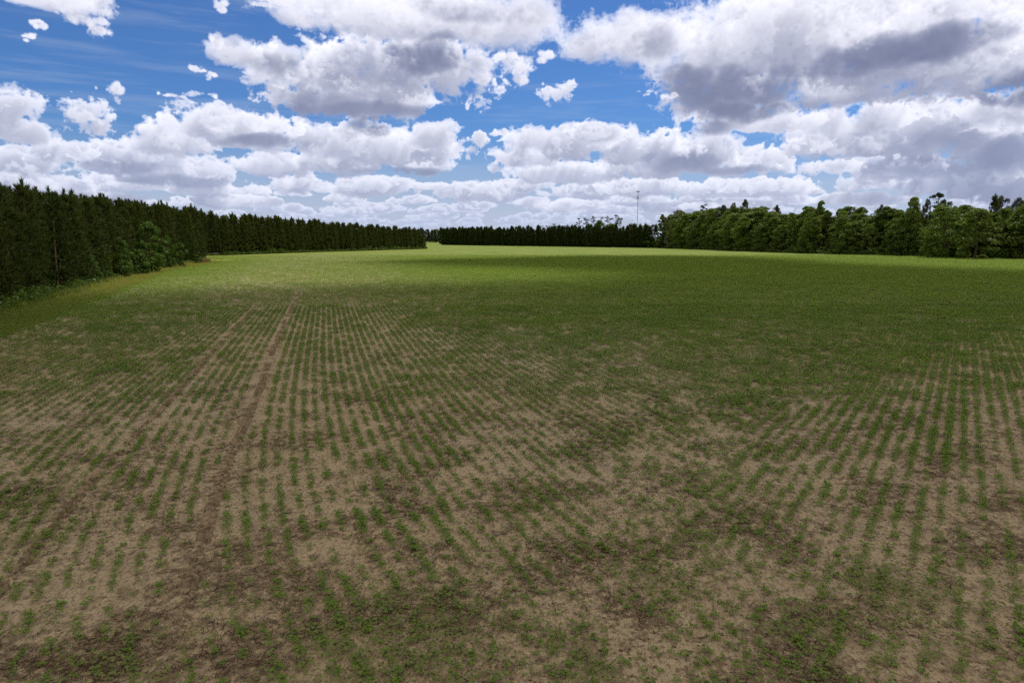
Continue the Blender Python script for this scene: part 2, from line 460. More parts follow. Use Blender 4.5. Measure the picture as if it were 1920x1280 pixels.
kd = gg.ss(dk_, .47, .60)
soil = gg.mix(gg.ss(n_big, .38, .62), (.355, .288, .188, 1), (.360, .305, .222, 1))
soil = gg.mix(gg.m('MULTIPLY', gg.ss(n_g, .42, .62), .45), soil, (.52, .43, .32, 1))
n_s = gg.noise(gg.v('MULTIPLY', co, (1, .55, 1)), 17.0, 4, .7)
soil = gg.mix(gg.m('MULTIPLY', gg.ss(n_s, .47, .60), .66), soil, (.15, .105, .075, 1))
soil = gg.mix(gg.m('MULTIPLY', kd, .42), soil, (.125, .088, .062, 1))
soil = gg.mix(gg.m('MULTIPLY', gg.ss(gg.m('ADD', gg.m('MULTIPLY', n_f2, .6), gg.m('MULTIPLY', n_g, .4)), .56, .66), .6), soil, (.055, .040, .032, 1))
# low green ground cover in patches and the closed stand far away, with bare lines between the rows
ph = gg.m('DIVIDE', gg.m('ADD', X, gg.m('MULTIPLY', Y, .27)), SPX)
tri_ = gg.m('ABSOLUTE', gg.m('SUBTRACT', gg.m('FRACT', ph), .5))
rows = gg.ss(tri_, .10, .30)
n_p = gg.noise(co, .06, 4, .6)
bare = gg.m('MULTIPLY', gg.ss(gg.m('ABSOLUTE', gg.m('ADD', gg.m('ADD', X, gg.m('MULTIPLY', Y, .25)), 4.0)), 6, 28, 1.0, 0.12), gg.ss(Y, 290, 180))
far = gg.m('MULTIPLY', gg.ss(Y, 30, 140, 0.0, 1.0), gg.m('SUBTRACT', 1.0, gg.m('MULTIPLY', gg.m('MULTIPLY', rows, bare), .97)))
far = gg.m('MULTIPLY', far, gg.ss(n_f, .25, .5, .65, 1.0))
greenc = gg.mix(gg.ss(n_p, .4, .62), (.125, .175, .032, 1), (.175, .215, .050, 1))
greenc = gg.mix(gg.m('MULTIPLY', gg.ss(n_f2, .4, .65), .35), greenc, (.07, .11, .018, 1))
soil = gg.mix(far, soil, greenc)
hgt = gg.m('ADD', gg.m('ADD', gg.m('MULTIPLY', n_f2, .7), gg.m('MULTIPLY', n_g, .18)), gg.m('ADD', gg.m('MULTIPLY', n_f, .8), gg.m('MULTIPLY', n_cl, -.25)))
finish(m, gg, principled(gg, soil, .95, .1, bump(gg, hgt, .9, .10)))
M_soil = m

def axis(lo, hi, n, k):
    t = np.linspace(-1, 1, n); s = np.sinh(t * k) / math.sinh(k)
    return np.where(s < 0, -s * lo, s * hi)
gx = axis(-6000, 6000, 161, 6); gy = axis(-3000, 9000, 161, 6)
GX, GY = np.meshgrid(gx, gy)
nv = len(gx)
ii, jj = np.meshgrid(np.arange(nv - 1), np.arange(len(gy) - 1))
q = (jj * nv + ii).ravel()
me = mesh_np("ground", np.stack([GX.ravel(), GY.ravel(), 0 * GX.ravel()], 1), quads=np.stack([q, q + 1, q + nv + 1, q + nv], 1), mat=M_soil)
tag(obj("ground", me), kind='structure')

def strip(name, poly, off0, off1, z, mat, step=2.0, wob=0.0, seed=0):
    """a sheet along an edge line, from off0 to off1 metres beside it (positive = right of the walking direction)"""
    q, t = walk(poly, step); nrm = np.stack([t[:, 1], -t[:, 0]], 1)
    w0 = (vnoise(q[:, 0], q[:, 1], 5, seed) - .5) * wob; w1 = (vnoise(q[:, 0], q[:, 1], 4, seed + 1) - .5) * wob
    a = q + nrm * (off0 + w0)[:, None]; b = q + nrm * (off1 + w1)[:, None]
    n = len(q); v = np.zeros((2 * n, 3)); v[:n, :2] = a; v[n:, :2] = b; v[:, 2] = z
    i = np.arange(n - 1)
    return tag(obj(name, mesh_np(name, v, quads=np.stack([i, i + 1, n + i + 1, n + i], 1), mat=mat)), kind='structure')
M_floor = plain_mat("leaf_litter", (.020, .018, .010, 1), (.045, .036, .022, 1), .6, .95, .5, .05)
m, gg = new_mat("verge_ground")
co = gg.n('ShaderNodeTexCoord').outputs['Object']
n1 = gg.noise(gg.v('MULTIPLY', co, (1, .35, 1)), .5, 5, .6); n2 = gg.noise(co, 4, 4, .6); Yv = gg.sep(co)[1]
c = gg.mix(gg.ss(n1, .4, .62), (.13, .18, .026, 1), (.20, .25, .045, 1))
c = gg.mix(gg.m('MULTIPLY', gg.ss(Yv, 66, 100), .85), c, (.42, .42, .11, 1))  # straw yellow past the shade edge, sunlight put into the colour
c = gg.mix(gg.m('MULTIPLY', gg.ss(n2, .55, .72), .5), c, (.10, .10, .03, 1))
finish(m, gg, principled(gg, c, .95, .1, bump(gg, n2, .5, .06)))
M_verge = m
strip("forest_floor", LEFT_A, -1.0, -90, .006, M_floor, 2, 1.2, 3)
strip("forest_floor", LEFT_B, -1.6, -90, .010, M_floor, 3, 1.0, 5)
strip("forest_floor", RIGHT_D, -2, -160, .006, M_floor, 3, 1.5, 7)
strip("forest_floor", FAR_C, -3, -60, .010, M_floor, 4, 1.0, 9)
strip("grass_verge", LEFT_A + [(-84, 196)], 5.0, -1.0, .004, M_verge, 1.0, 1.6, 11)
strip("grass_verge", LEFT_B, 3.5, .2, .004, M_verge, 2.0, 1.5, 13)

# ------------------------------------------------------------------ trees
def tube(path, radii, sides=7):
    path = np.asarray(path, float); n = len(path); V = []; Q = []
    for i in range(n):
        d = path[min(i + 1, n - 1)] - path[max(i - 1, 0)]; d /= np.linalg.norm(d) + 1e-9
        a = np.cross(d, [0.3, 1, 0.1] if abs(d[2]) > .7 else [0, 0, 1]); a /= np.linalg.norm(a); b = np.cross(d, a)
        for s in range(sides):
            th = 2 * math.pi * s / sides; V.append(path[i] + radii[i] * (a * math.cos(th) + b * math.sin(th)))
    for i in range(n - 1):
        for s in range(sides):
            s1 = (s + 1) % sides; Q.append((i * sides + s, i * sides + s1, (i + 1) * sides + s1, (i + 1) * sides + s))
    return np.array(V), np.array(Q)
def join(parts):
    V, Q, o = [], [], 0
    for v, q in parts: V.append(v); Q.append(q + o); o += len(v)
    return np.concatenate(V), np.concatenate(Q)
def needles(c, d, K, L, W, spread, r):
    """K narrow triangles fanning out of each point c along direction d"""
    n = len(c)
    C = np.repeat(c, K, 0); Dv = np.repeat(d, K, 0) + r.normal(0, spread, (n * K, 3)); Dv /= np.linalg.norm(Dv, axis=1, keepdims=True)
    S = np.cross(Dv, r.normal(0, 1, (n * K, 3))); S /= np.linalg.norm(S, axis=1, keepdims=True)
    l = L * r.uniform(.7, 1.25, (n * K, 1)); w = W * r.uniform(.7, 1.3, (n * K, 1))
    v = np.stack([C - S * w / 2, C + S * w / 2, C + Dv * l], 1).reshape(-1, 3)
    tone = np.repeat(np.clip(np.repeat(r.random(n) ** 1.5 * .85, K) + r.random(n * K) * .2, 0, 1), 3)
    return v, np.arange(n * K * 3).reshape(-1, 3), tone
def leaves(c, nrm, size, r, flat=.6):
    """one folded leaf-spray (a kite) per point"""
    n = len(c)
    N = nrm + r.normal(0, flat, (n, 3)); N /= np.linalg.norm(N, axis=1, keepdims=True)
    A = np.cross(N, r.normal(0, 1, (n, 3))); A /= np.linalg.norm(A, axis=1, keepdims=True); B = np.cross(N, A)
    s = size * r.uniform(.6, 1.35, (n, 1)); w = s * r.uniform(.45, .8, (n, 1))
    v = np.stack([c - A * s * .5, c + B * w * .5 + N * s * .12, c + A * s * .6, c - B * w * .5 + N * s * .12], 1).reshape(-1, 3)
    return v, np.arange(n * 4).reshape(-1, 4)

def pine_meshes(seed, H=11.0, Rm=1.75, lod=1.0, base=.05):
    r = np.random.default_rng(seed)
    lean = r.normal(0, .12, 2)
    zs = np.linspace(0, H, 9); tr = np.stack([lean[0] * (zs / H) ** 2 * H * .1, lean[1] * (zs / H) ** 2 * H * .1, zs], 1)
    trunk = mesh_np("pine_trunk", *(lambda vq: (vq[0], None, vq[1]))(tube(tr, .13 * (1 - zs / H) + .015, 6)), mat=M_pbark)
    cs, ds = [], []
    z = H * base + .2
    while z < H - .25:
        f = z / H
        Lb = Rm * min(1.0, 1.22 * (1 - f) ** .56) * r.uniform(.8, 1.12) * (0.75 + .25 * min(1, f / .2))
        nb = r.integers(4, 7); a0 = r.uniform(0, 6.28)
        for b in range(nb):
            a = a0 + b * 6.28 / nb + r.normal(0, .2); L = Lb * r.uniform(.7, 1.15)
            up = .25 + 1.5 * f * f + r.normal(0, .12)
            for t in np.arange(.35, 1.02, .22 / max(L / 1.3, .7)):
                rr = L * t
                zz = z + up * rr * .5 + .12 * rr * rr
                side = r.normal(0, .12 + .12 * L * t, 2)
                cs.append((math.cos(a) * rr - math.sin(a) * side[0] * .8, math.sin(a) * rr + math.cos(a) * side[0] * .8, zz + side[1] * .5))
                ds.append((math.cos(a) * .6, math.sin(a) * .6, .55 + .6 * f))
        z += r.uniform(.46, .78) * (1.0 - .35 * f)
    for k in range(7):                     # the leading shoot
        cs.append((0, 0, H - .5 + k * .14)); ds.append((0, 0, 1.6))
    cs = np.array(cs); ds = np.array(ds)
    if lod < 1:
        keep = r.random(len(cs)) < max(lod * 1.6, .3); keep[-7:] = True; cs, ds = cs[keep], ds[keep]
    off = np.stack([lean[0] * (cs[:, 2] / H) ** 2 * H * .1, lean[1] * (cs[:, 2] / H) ** 2 * H * .1, 0 * cs[:, 2]], 1)
    K, L, W = (14, .66, .105) if lod >= 1 else (7, .75, .24)
    v, t, tone = needles(cs + off, ds, K, L, W, .36, r)
    return trunk, mesh_np("pine_crown", v, tris=t, mat=M_pine, tone=tone), (v, t, tone)

def broad_meshes(seed, H=18.0, Rm=4.0, base=.05, lod=1.0, clumps=80, mat=None, shape=.75, bark=None, name="broadleaf", leaf=.42):
    r = np.random.default_rng(seed); mat = mat or M_broad
    zs = np.linspace(0, H * .85, 7); wob = np.cumsum(r.normal(0, .012 * H, (7, 2)), 0); wob[0] = 0
    tr = np.column_stack([wob, zs]); parts = [tube(tr, (.016 * H) * (1 - zs / H) ** .9 + .02, 7)]
    C = []
    for k in range(clumps):
        f = r.random() ** .85
        prof = min(1, (1.03 - f) / .42) ** .55 * (.82 + .18 * math.sin(f * 3.1)) * (1 - .18 * (1 - shape) * r.random())
        a = r.uniform(0, 6.283); rad = Rm * prof * math.sqrt(r.uniform(.25, 1.0)) * r.uniform(.8, 1.15)
        C.append((math.cos(a) * rad, math.sin(a) * rad, H * (base + (1 - base) * f * .97)))
    C = np.array(C); C[:, 0] += np.interp(C[:, 2], zs, wob[:, 0]); C[:, 1] += np.interp(C[:, 2], zs, wob[:, 1])
    for c in C[:: max(1, clumps // 14)]:    # limbs reaching into the crown
        zb = c[2] * r.uniform(.45, .75); b = np.array([np.interp(zb, zs, wob[:, 0]), np.interp(zb, zs, wob[:, 1]), zb])
        mid = (b + c) / 2 + r.normal(0, .02 * H, 3)
        parts.append(tube([b, mid, c], [.005 * H, .0035 * H, .0012 * H], 4))
    tv, tq = join(parts)
    trunk = mesh_np(name + "_trunk", tv, quads=tq, mat=bark or M_bark)
    V, N, T = [], [], []
    for c in C:
        rc = Rm * r.uniform(.20, .36) * (.8 + .3 * (1 - c[2] / H)); n = int(70 * lod * (rc / (Rm * .28)) ** 2)
        d = r.normal(0, 1, (n, 3)); d[:, 2] = d[:, 2] * .8 + .35; d /= np.linalg.norm(d, axis=1, keepdims=True)
        rr = rc * r.uniform(.55, 1.08, (n, 1)); p = c + d * rr * [1, 1, .72]
        V.append(p); N.append(d + [0, 0, .5]); T.append(np.clip(r.random() * .65 + r.random(n) * .35, 0, 1))
    P = np.concatenate(V); keep = P[:, 2] > .15; P = P[keep]; N = np.concatenate(N)[keep]; T = np.concatenate(T)[keep]
    v, qd = leaves(P, N, leaf, r)
    return trunk, mesh_np(name + "_crown", v, quads=qd, mat=mat, tone=np.repeat(T, 4)), (v, qd, np.repeat(T, 4))

def oldpine_meshes(seed, H=24.0, flat=False, name="old_pine"):
    """tall bare stem with open, flattened tiers of needles at the top"""
    r = np.random.default_rng(seed)
    zs = np.linspace(0, H * .97, 9); wob = np.cumsum(r.normal(0, .008 * H, (9, 2)), 0)
    if flat: wob[:, 0] += (zs / H) ** 2 * 1.5
    tr = np.column_stack([wob, zs]); parts = [tube(tr, .014 * H * (1 - zs / H * .8) , 6)]
    C = []
    nC = 16 if not flat else 20
    for k in range(nC):
        f = r.uniform(.66, .99) if not flat else (r.uniform(.93, .99) if k < 14 else r.uniform(.72, .9))
        Rr = (3.0 * (1.25 - f) / .5 + .8) if not flat else (3.6 if k < 14 else 2.2)
        a = r.uniform(0, 6.28); rad = Rr * r.uniform(.3, 1)
        c = np.array([math.cos(a) * rad, math.sin(a) * rad * .9, H * f]); c[0] += np.interp(c[2], zs, wob[:, 0]); c[1] += np.interp(c[2], zs, wob[:, 1]); C.append(c)
        zb = c[2] - rad * .35 - .4; b = np.array([np.interp(zb, zs, wob[:, 0]), np.interp(zb, zs, wob[:, 1]), zb])
        parts.append(tube([b, (b + c) / 2 + r.normal(0, .15, 3), c], [.10, .06, .03], 4))
    tv, tq = join(parts)
    cs, ds = [], []
    for c in C:
        n = 26; rc = r.uniform(.9, 1.6)
        d = r.normal(0, 1, (n, 3)); d /= np.linalg.norm(d, axis=1, keepdims=True); d[:, 2] = np.abs(d[:, 2]) * .8 - .1
        cs.append(c + d * rc * r.uniform(.3, 1, (n, 1)) * [1, 1, .55]); ds.append(d + [0, 0, .5])
    v, t, tone = needles(np.concatenate(cs), np.concatenate(ds), 8, .55, .16, .6, r)
    return mesh_np(name + "_trunk", tv, quads=tq, mat=M_pbark), mesh_np(name + "_crown", v, tris=t, mat=M_oldpine, tone=tone), (v, t, tone)

def place(name, cat, trunk, crown, x, y, s, label, group=None, rz=None, sxy=1.0, tname="trunk", cname="crown"):
    """an Empty at the foot carrying trunk and crown"""
    e = bpy.data.objects.new(name, None); COL.objects.link(e)
    e.location = (x, y, 0); e.rotation_euler = (0, 0, random.uniform(0, 6.28) if rz is None else rz); e.scale = (s * sxy, s * sxy, s)
    e.empty_display_size = .5
    tag(e, label, cat, group)
    obj(tname, trunk, e); obj(cname, crown, e)
    return e

# --- pines
PINES = [pine_meshes(20 + i, 11.0, [1.75, 1.95, 1.6, 2.05, 1.8, 1.7, 1.9][i]) for i in range(7)]
PINES_LO = [pine_meshes(60 + i, 11.0, 1.9, .5) for i in range(4)]
plist = []      # x, y, height, block, row
r_ = np.random.default_rng(5)
def hA(y): return np.interp(y, [20, 56, 125, 185], [9.2, 9.7, 11.4, 12.6])
def hB(y): return np.interp(y, [200, 236, 303, 399], [13.6, 13.6, 12.6, 10.6])
for blk, poly, hf, nrow, sp, dr in (('A', LEFT_A[1:], hA, 5, 2.75, 3.3), ('B', LEFT_B, hB, 4, 3.1, 3.8)):
    q, t = walk(poly, sp); nrm = np.stack([-t[:, 1], t[:, 0]], 1)
    for row in range(nrow):
        for (x, y), (nx, ny) in zip(q + t * (row % 2) * sp * .5, nrm):
            d = (.7 if blk == 'A' else 1.6) + row * dr
            plist.append((x + nx * d + r_.normal(0, .35), y + ny * d + r_.normal(0, .35), float(hf(y)) * r_.uniform(.78, 1.10) * (1 + .015 * row), blk, row))
# end face of block A and round the corner
for k in range(9):
    plist.append((-82.5 - k * 3.0, 181 + r_.normal(0, .6) + k * .4, 12.6 * r_.uniform(.92, 1.08), 'A', 0))
plist = [p for p in plist if p[1] > 14]
def vis_score(p):
    base = math.hypot(p[0], p[1]); return base * (1 + .22 * max(0, p[4] - 1)) + (200 if p[1] < 38 else 0)
plist.sort(key=vis_score)
near, rest = plist[:300], plist[300:]
rowname = {0: 'front row', 1: 'second row', 2: 'third row', 3: 'fourth row', 4: 'back row'}
def pine_text(p):
    blk, row = p[3], p[4]
    if blk == 'A':
        seg = 'in deep cloud shade at the left end' if p[1] < 84 else ('halfway along' if p[1] < 125 else 'by the sunlit brushy far end')
        where = 'left plantation edge, ' + seg
    else:
        seg = 'nearest its left end' if p[1] < 285 else ('in its middle' if p[1] < 345 else 'towards its tapering right end')
        where = 'distant plantation block, ' + seg
    return where, "pines of the left plantations"
def ordinal(n): return f"{n}{'th' if 10 <= n % 100 <= 20 else {1: 'st', 2: 'nd', 3: 'rd'}.get(n % 10, 'th')}"
count = {}
for p in sorted(near, key=lambda p: (p[3], p[4], p[1], -p[0])):
    key = (p[3], p[4]); count[key] = count.get(key, 0) + 1
    p_ord = ordinal(count[key])
    near[near.index(p)] = p + (p_ord,)
for i, p in enumerate(near):
    tk, cr, _ = PINES[i * 5 % 7]
    grp = "pines of the left plantations"
    lab = f"{p[5]} pine from the near end, {rowname[p[4]]}, " + ("left plantation edge" if p[3] == 'A' else "distant left pine block")
    place("pine_tree", "pine tree", tk, cr, p[0], p[1], p[2] / 11.0, lab, grp, sxy=r_.uniform(.95, 1.35))

def merge_trees(name, items, protos, mat, quads, label, cat):
    V, F, T, o = [], [], [], 0
    for i, (x, y, h, h0) in enumerate(items):
        v, f, tn = protos[i % len(protos)][2]
        a = random.uniform(0, 6.28); s = h / h0; c, sn = math.cos(a) * s, math.sin(a) * s
        w = np.empty_like(v); w[:, 0] = v[:, 0] * c - v[:, 1] * sn + x; w[:, 1] = v[:, 0] * sn + v[:, 1] * c + y; w[:, 2] = v[:, 2] * s
        V.append(w); F.append(f + o); T.append(np.clip(tn + random.uniform(-.2, .2), 0, 1)); o += len(v)
    V = np.concatenate(V); F = np.concatenate(F); T = np.concatenate(T)
    me = mesh_np(name, V, quads=F if quads else None, tris=None if quads else F, mat=mat, tone=T)
    return tag(obj(name, me), label, cat, None, 'stuff')
merge_trees("pine_wood", [(p[0], p[1], p[2], 11.0) for p in rest], PINES_LO, M_pine, False, "dark mass of young pines standing behind the front rows on the left", "pine wood")
farp = []
q, t = walk(FAR_C, 3.4)
for row in range(3):
    for (x, y), (tx, ty) in zip(q, t):
        d = 2.5 + row * 4.5
        farp.append((x - ty * -d * -1 * -1 + r_.normal(0, .5), y + d * abs(tx) + r_.normal(0, .5) + 1, float(np.interp(x, [-76, 55, 96], [15.5, 14.6, 14.0])) * r_.uniform(.74, 1.08), 11.0))
farp = [p for p in farp if p[0] / p[1] > -.104]
merge_trees("far_pine_wood", farp, PINES_LO, M_pine, False, "long even wall of dark pines across the far end of the field", "pine wood")
gapp = []
for x in np.arange(-230, -95, 5.0):
    for k in range(2): gapp.append((x + r_.normal(0, 1), 1075 + k * 8 + r_.normal(0, 2), 19 * r_.uniform(.88, 1.06), 11.0))
merge_trees("distant_pine_wood", gapp, PINES_LO, M_pine, False, "most distant strip of trees seen through the gap between the two pine blocks", "wood")

# --- hardwoods along the right side
M_broadB = leaf_mat("deep_green_leaves", (.028, .060, .012, 1), (.090, .155, .026, 1), (.08, .13, .02, 1), 0.3, .06)
M_broadC = leaf_mat("olive_leaves", (.048, .078, .012, 1), (.115, .180, .028, 1), (.11, .16, .03, 1), 0.35, .06)
HARD = [broad_meshes(100 + i, 18.0, R_, b, 1.0, n, shape=s, leaf=.55, mat=[M_broad, M_broadB, M_broad, M_broadC, M_broadB, M_broad, M_broadC, M_broad][i]) for i, (R_, b, n, s) in enumerate([
    (4.2, .02, 95, .75), (3.2, .02, 80, .62), (5.0, .03, 110, .8), (3.6, .02, 85, .7), (4.6, .04, 100, .85), (2.7, .02, 70, .6), (4.0, .03, 95, .7), (5.4, .03, 115, .9)])]
M_broad2 = leaf_mat("pale_leaves", (.055, .080, .022, 1), (.125, .160, .045, 1), (.11, .13, .04, 1), 0.3)
HARD_PALE = [broad_meshes(120 + i, 18.0, 3.6, .02, 1.0, 85, mat=M_broad2, shape=.65, leaf=.55) for i in range(2)]
ROUND = [broad_meshes(130 + i, 18.0, 4.2, .55, 1.0, 60, mat=M_oldpine, shape=.9, leaf=.5, name="round_tree") for i in range(2)]
OLD = [oldpine_meshes(140 + i) for i in range(5)]
FLAT = oldpine_meshes(150, 24.0, True)
def hD(y): return np.interp(y, [60, 199, 236, 280, 350, 446], [15.5, 16.2, 16.4, 18.2, 20.5, 23.0])
q, t = walk(RIGHT_D, 5.2)
words = ['bushy', 'slender', 'broad spreading', 'upright', 'wide rounded', 'narrow columnar', 'full leafy', 'massive']
k = 0; ocount = {}
for row in range(4):
    for (x, y), (tx, ty) in zip(q + t * (row % 2) * 2.6, t):
        nx, ny = -ty, tx      # outwards, away from the field
        d = 2.6 + row * 5.0
        k += 1
        h = float(hD(y)) * r_.uniform(.72, 1.08) * (.88 if row == 0 else 1.0)
        xx, yy = x + nx * d + r_.normal(0, .9), y + ny * d + r_.normal(0, .9)
        if y < 120 and row > 1: continue
        vi = int(r_.integers(0, 8)); pr = HARD[vi]
        if y > 385 and row < 2 and r_.random() < .5: pr = HARD_PALE[k % 2]
        seg = 'at the far left end' if y > 385 else ('left of its middle' if y > 300 else ('in its middle' if y > 245 else ('right of its middle' if y > 205 else 'at the right edge')))
        ocount[row] = ocount.get(row, 0) + 1
        lab = f"{'pale' if pr is HARD_PALE[k % 2] else words[vi]} tree, {ordinal(ocount[row])} from the left in the {rowname[row]} of the right-hand wood"
        place("broadleaf_tree", "tree", pr[0], pr[1], xx, yy, h / 18.0, lab, 'broadleaf trees of the right-hand wood', sxy=r_.uniform(.9, 1.55))
def at_px(x, dist): 
    u = (x - 960) / 1280; return u * dist, dist
def h_px(y, dist): return CAM_H + (448 - y) * dist / 1280
def special(proto, h0, px, top, dist, name, cat, label, wpx=None, w0=None, group=None):
    x, y = at_px(px, dist); h = h_px(top, dist); s = h / h0
    sxy = 1.0 if wpx is None else (wpx * dist / 1280) / (w0 * s)
    return place(name, cat, proto[0], proto[1], x, y, s, label, group, sxy=sxy)
special(FLAT, 24, 1740, 366, 232, "umbrella_pine", "pine tree", "flat-topped umbrella pine standing clear above the right-hand wood", 27, 7.5)
special(ROUND[0], 18, 1390, 378, 360, "round_topped_pine", "pine tree", "dark round-headed pine poking up above the trees left of the wood's middle", 17, 7.4)
special(ROUND[1], 18, 1368, 383, 365, "round_topped_pine", "pine tree", "small dark rounded crown just left of the tallest round head", 14, 7.4)
special(ROUND[0], 18, 1345, 388, 370, "round_topped_pine", "pine tree", "wide low dark crown, leftmost of the dark heads in the right wood", 26, 7.4)
special(ROUND[1], 18, 1420, 389, 352, "round_topped_pine", "pine tree", "dark flat crown right of the tallest round head, above the right wood", 16, 7.4)
special(ROUND[0], 18, 1446, 388, 345, "round_topped_pine", "pine tree", "dark rounded crown rising where the right wood dips", 15, 7.4)
special(HARD[0], 18, 1703, 371, 236, "broadleaf_tree", "tree", "bright green crown rising left of the flat-topped umbrella pine", 32, 8.0)
special(HARD[3], 18, 1528, 377, 285, "broadleaf_tree", "tree", "ragged pale green tree top with separate tufts, highest in the middle of the right wood", 26, 7.0)
special(ROUND[1], 18, 1642, 386, 262, "round_topped_pine", "pine tree", "small dark bushy head between the ragged tree top and the umbrella pine", 14, 7.4)
special(ROUND[0], 18, 1762, 378, 240, "round_topped_pine", "pine tree", "dark wide crown directly right of the umbrella pine", 30, 7.4)
special(ROUND[1], 18, 1725, 376, 238, "round_topped_pine", "pine tree", "dark crown tucked under the umbrella pine", 14, 7.4)
special(PINES[0], 11, 1849, 374, 208, "pointed_tree", "tree", "dark narrow pointed tree near the right edge of the wood", 26, 3.6)
special(ROUND[0], 18, 1866, 372, 225, "round_topped_pine", "pine tree", "dark domed crown just right of the pointed tree", 28, 7.4)
special(ROUND[1], 18, 1895, 374, 225, "round_topped_pine", "pine tree", "dark domed crown at the right edge of the picture", 26, 7.4)
special(OLD[1], 24, 1265, 392, 450, "old_pine", "pine tree", "dark thin-crowned pine at the far left end of the right-hand wood", 15, 7)
special(OLD[2], 24, 1314, 386, 430, "old_pine", "pine tree", "grey-green half-bare tree top above the left part of the right wood", 18, 7)
special(HARD_PALE[0], 18, 1243, 408, 446, "broadleaf_tree", "tree", "pale leaning tree at the very left corner of the right-hand wood", 20, 6.6)
special(HARD[6], 18, 1820, 392, 200, "broadleaf_tree", "tree", "large olive green tree bulging from the front of the right wood", 60, 8.0)
special(HARD[7], 18, 1765, 388, 212, "broadleaf_tree", "tree", "very broad olive tree below the umbrella pine, fronting the right wood", 75, 10.0)
# far stand of old open pines and companions
for k_, (px, top) in enumerate([(1085, 411), (1097, 407), (1110, 407), (1127, 407), (1138, 406), (1151, 405), (1158, 405)]):
    special(OLD[k_ % 5], 24, px, top, 575 + 9 * (k_ % 3), "old_pine", "pine tree", ["leftmost tall open pine of the far stand", "second tall open pine from the left of the far stand", "third tall open pine of the far stand, wide-headed", "middle tall pine of the far stand, dense head", "thin pine right of the middle of the far stand", "left one of the twin pines, far stand", "right one of the twin pines, far stand"][k_] + " left of the mast", 12, 6.5)
for k_, (px, top) in enumerate([(1014, 424), (1023, 423), (1031, 424), (1038, 421), (1047, 424), (1057, 424)]):
    special(OLD[(k_ + 2) % 5], 24, px, top, 585, "old_pine", "pine tree", ["small pine head at the left end", "second small pine head", "third small pine head", "tallest small pine head", "fifth small pine head", "wide small pine head at the right end"][k_] + ", low group above the far pines", 11, 6.5)
special(HARD[1], 18, 1122, 414, 560, "broadleaf_tree", "tree", "leafy tree filling the middle of the far stand of open pines", 34, 7)
special(HARD[2], 18, 1146, 420, 555, "broadleaf_tree", "tree", "green broad tree under the twin pines of the far stand", 34, 9)
special(HARD_PALE[1], 18, 1182, 419, 545, "broadleaf_tree", "tree", "small pale green tree top just left of the mast", 9, 6)
special(ROUND[0], 18, 1206, 423, 560, "round_topped_pine", "pine tree", "low dark crown just right of the foot of the mast", 22, 7.4)
special(ROUND[1], 18, 1222, 422, 560, "round_topped_pine", "pine tree", "dark crown between the mast and the right-hand wood", 16, 7.4)
special(ROUND[0], 18, 1178, 427, 560, "round_topped_pine", "pine tree", "low dark crown left of the mast foot behind the pine wall", 20, 7.4)
special(HARD[2], 18, 820, 430, 1090, "broadleaf_tree", "tree", "wide round distant tree seen in the gap between the pine blocks", 26, 9)
special(PINES[2], 11, 794, 428, 1040, "pine_tree", "pine tree", "tiny distant pointed pine just right of the end of the left block", 8, 3.5)
# skyline above the left plantations
special(HARD[2], 18, 428, 404, 275, "broadleaf_tree", "tree", "wide dark broadleaf crown rising above the distant left pine block", 38, 9.5)
special(OLD[3], 24, 374, 405, 262, "old_pine", "pine tree", "thin old pine top above the corner where the left pine blocks meet", 11, 6.5)
special(ROUND[0], 18, 340, 404, 235, "round_topped_pine", "pine tree", "low round dark crown behind the far end of the left pines", 18, 7.4)

# shrubs and brush
SHRUB = [broad_meshes(200 + i, 4.0, 1.7, .03, 1.0, 34, mat=M_shrub, shape=.95, leaf=.26, name="shrub") for i in range(5)]
TALLSH = broad_meshes(210, 8.0, 2.3, .02, 1.0, 90, mat=M_shrub, shape=.62, leaf=.30, name="tall_shrub")
def shrub(px, py, hpx, wpx, label, proto=None, h0=4.0, w0=3.4, group=None, name="shrub"):
    x, y = ground(px, py); x -= .5; d = y; h = hpx * d / 1280; s = h / h0; pr = proto or SHRUB[int(r_.integers(0, 5))]
    return place(name, "shrub", pr[0], pr[1], x, y, s, label, group, sxy=(wpx * d / 1280) / (w0 * s), tname="stems", cname="foliage")
shrub(290, 511, 92, 56, "tall bright-leaved shrub sloping up against the left pines, sunlit on its right side", TALLSH, 8.0, 4.6)
shrub(266, 515, 46, 38, "rounded pale-leaved bush in front of the tall sloping shrub on the left")
shrub(345, 501, 46, 26, "light green upright bush just left of the dry brown brush")
shrub(372, 494, 16, 24, "low green bush at the tip of the left pine block")
shrub(196, 531, 34, 24, "small leafy bush at the foot of the left pines where the shade ends")
shrub(212, 527, 44, 20, "narrow bush beside the small leafy one at the shade's end")
shrub(246, 518, 22, 18, "little low bush left of the rounded pale-leaved bush")
shrub(324, 503, 60, 24, "dark green shrub between the tall sloping shrub and the light upright bush")
shrub(236, 521, 74, 40, "leafy green sapling against the left pines, two bushes left of the tall sloping shrub", TALLSH, 8.0, 4.6)
shrub(178, 536, 58, 32, "darker leafy sapling where the left pines leave the shade", TALLSH, 8.0, 4.6)
for k_, px in enumerate([0, 45, 95, 140]):
    shrub(px, 582 - px * .285, 40, 34, ["dark weedy bush at the very left edge of the picture under the pines", "shaded bush second from the left edge under the pines", "shaded low bush midway along the darkest pines", "bush in the shade just before the pines turn sunlit"][k_])
cfs = [(1118, 463.4, 22, 24), (1136, 463.6, 24, 26), (1150, 463.8, 15, 20), (1163, 464, 17, 22), (1178, 464.2, 21, 24), (1196, 464.4, 16, 24), (1213, 464.6, 19, 26), (1232, 464.8, 18, 24)]
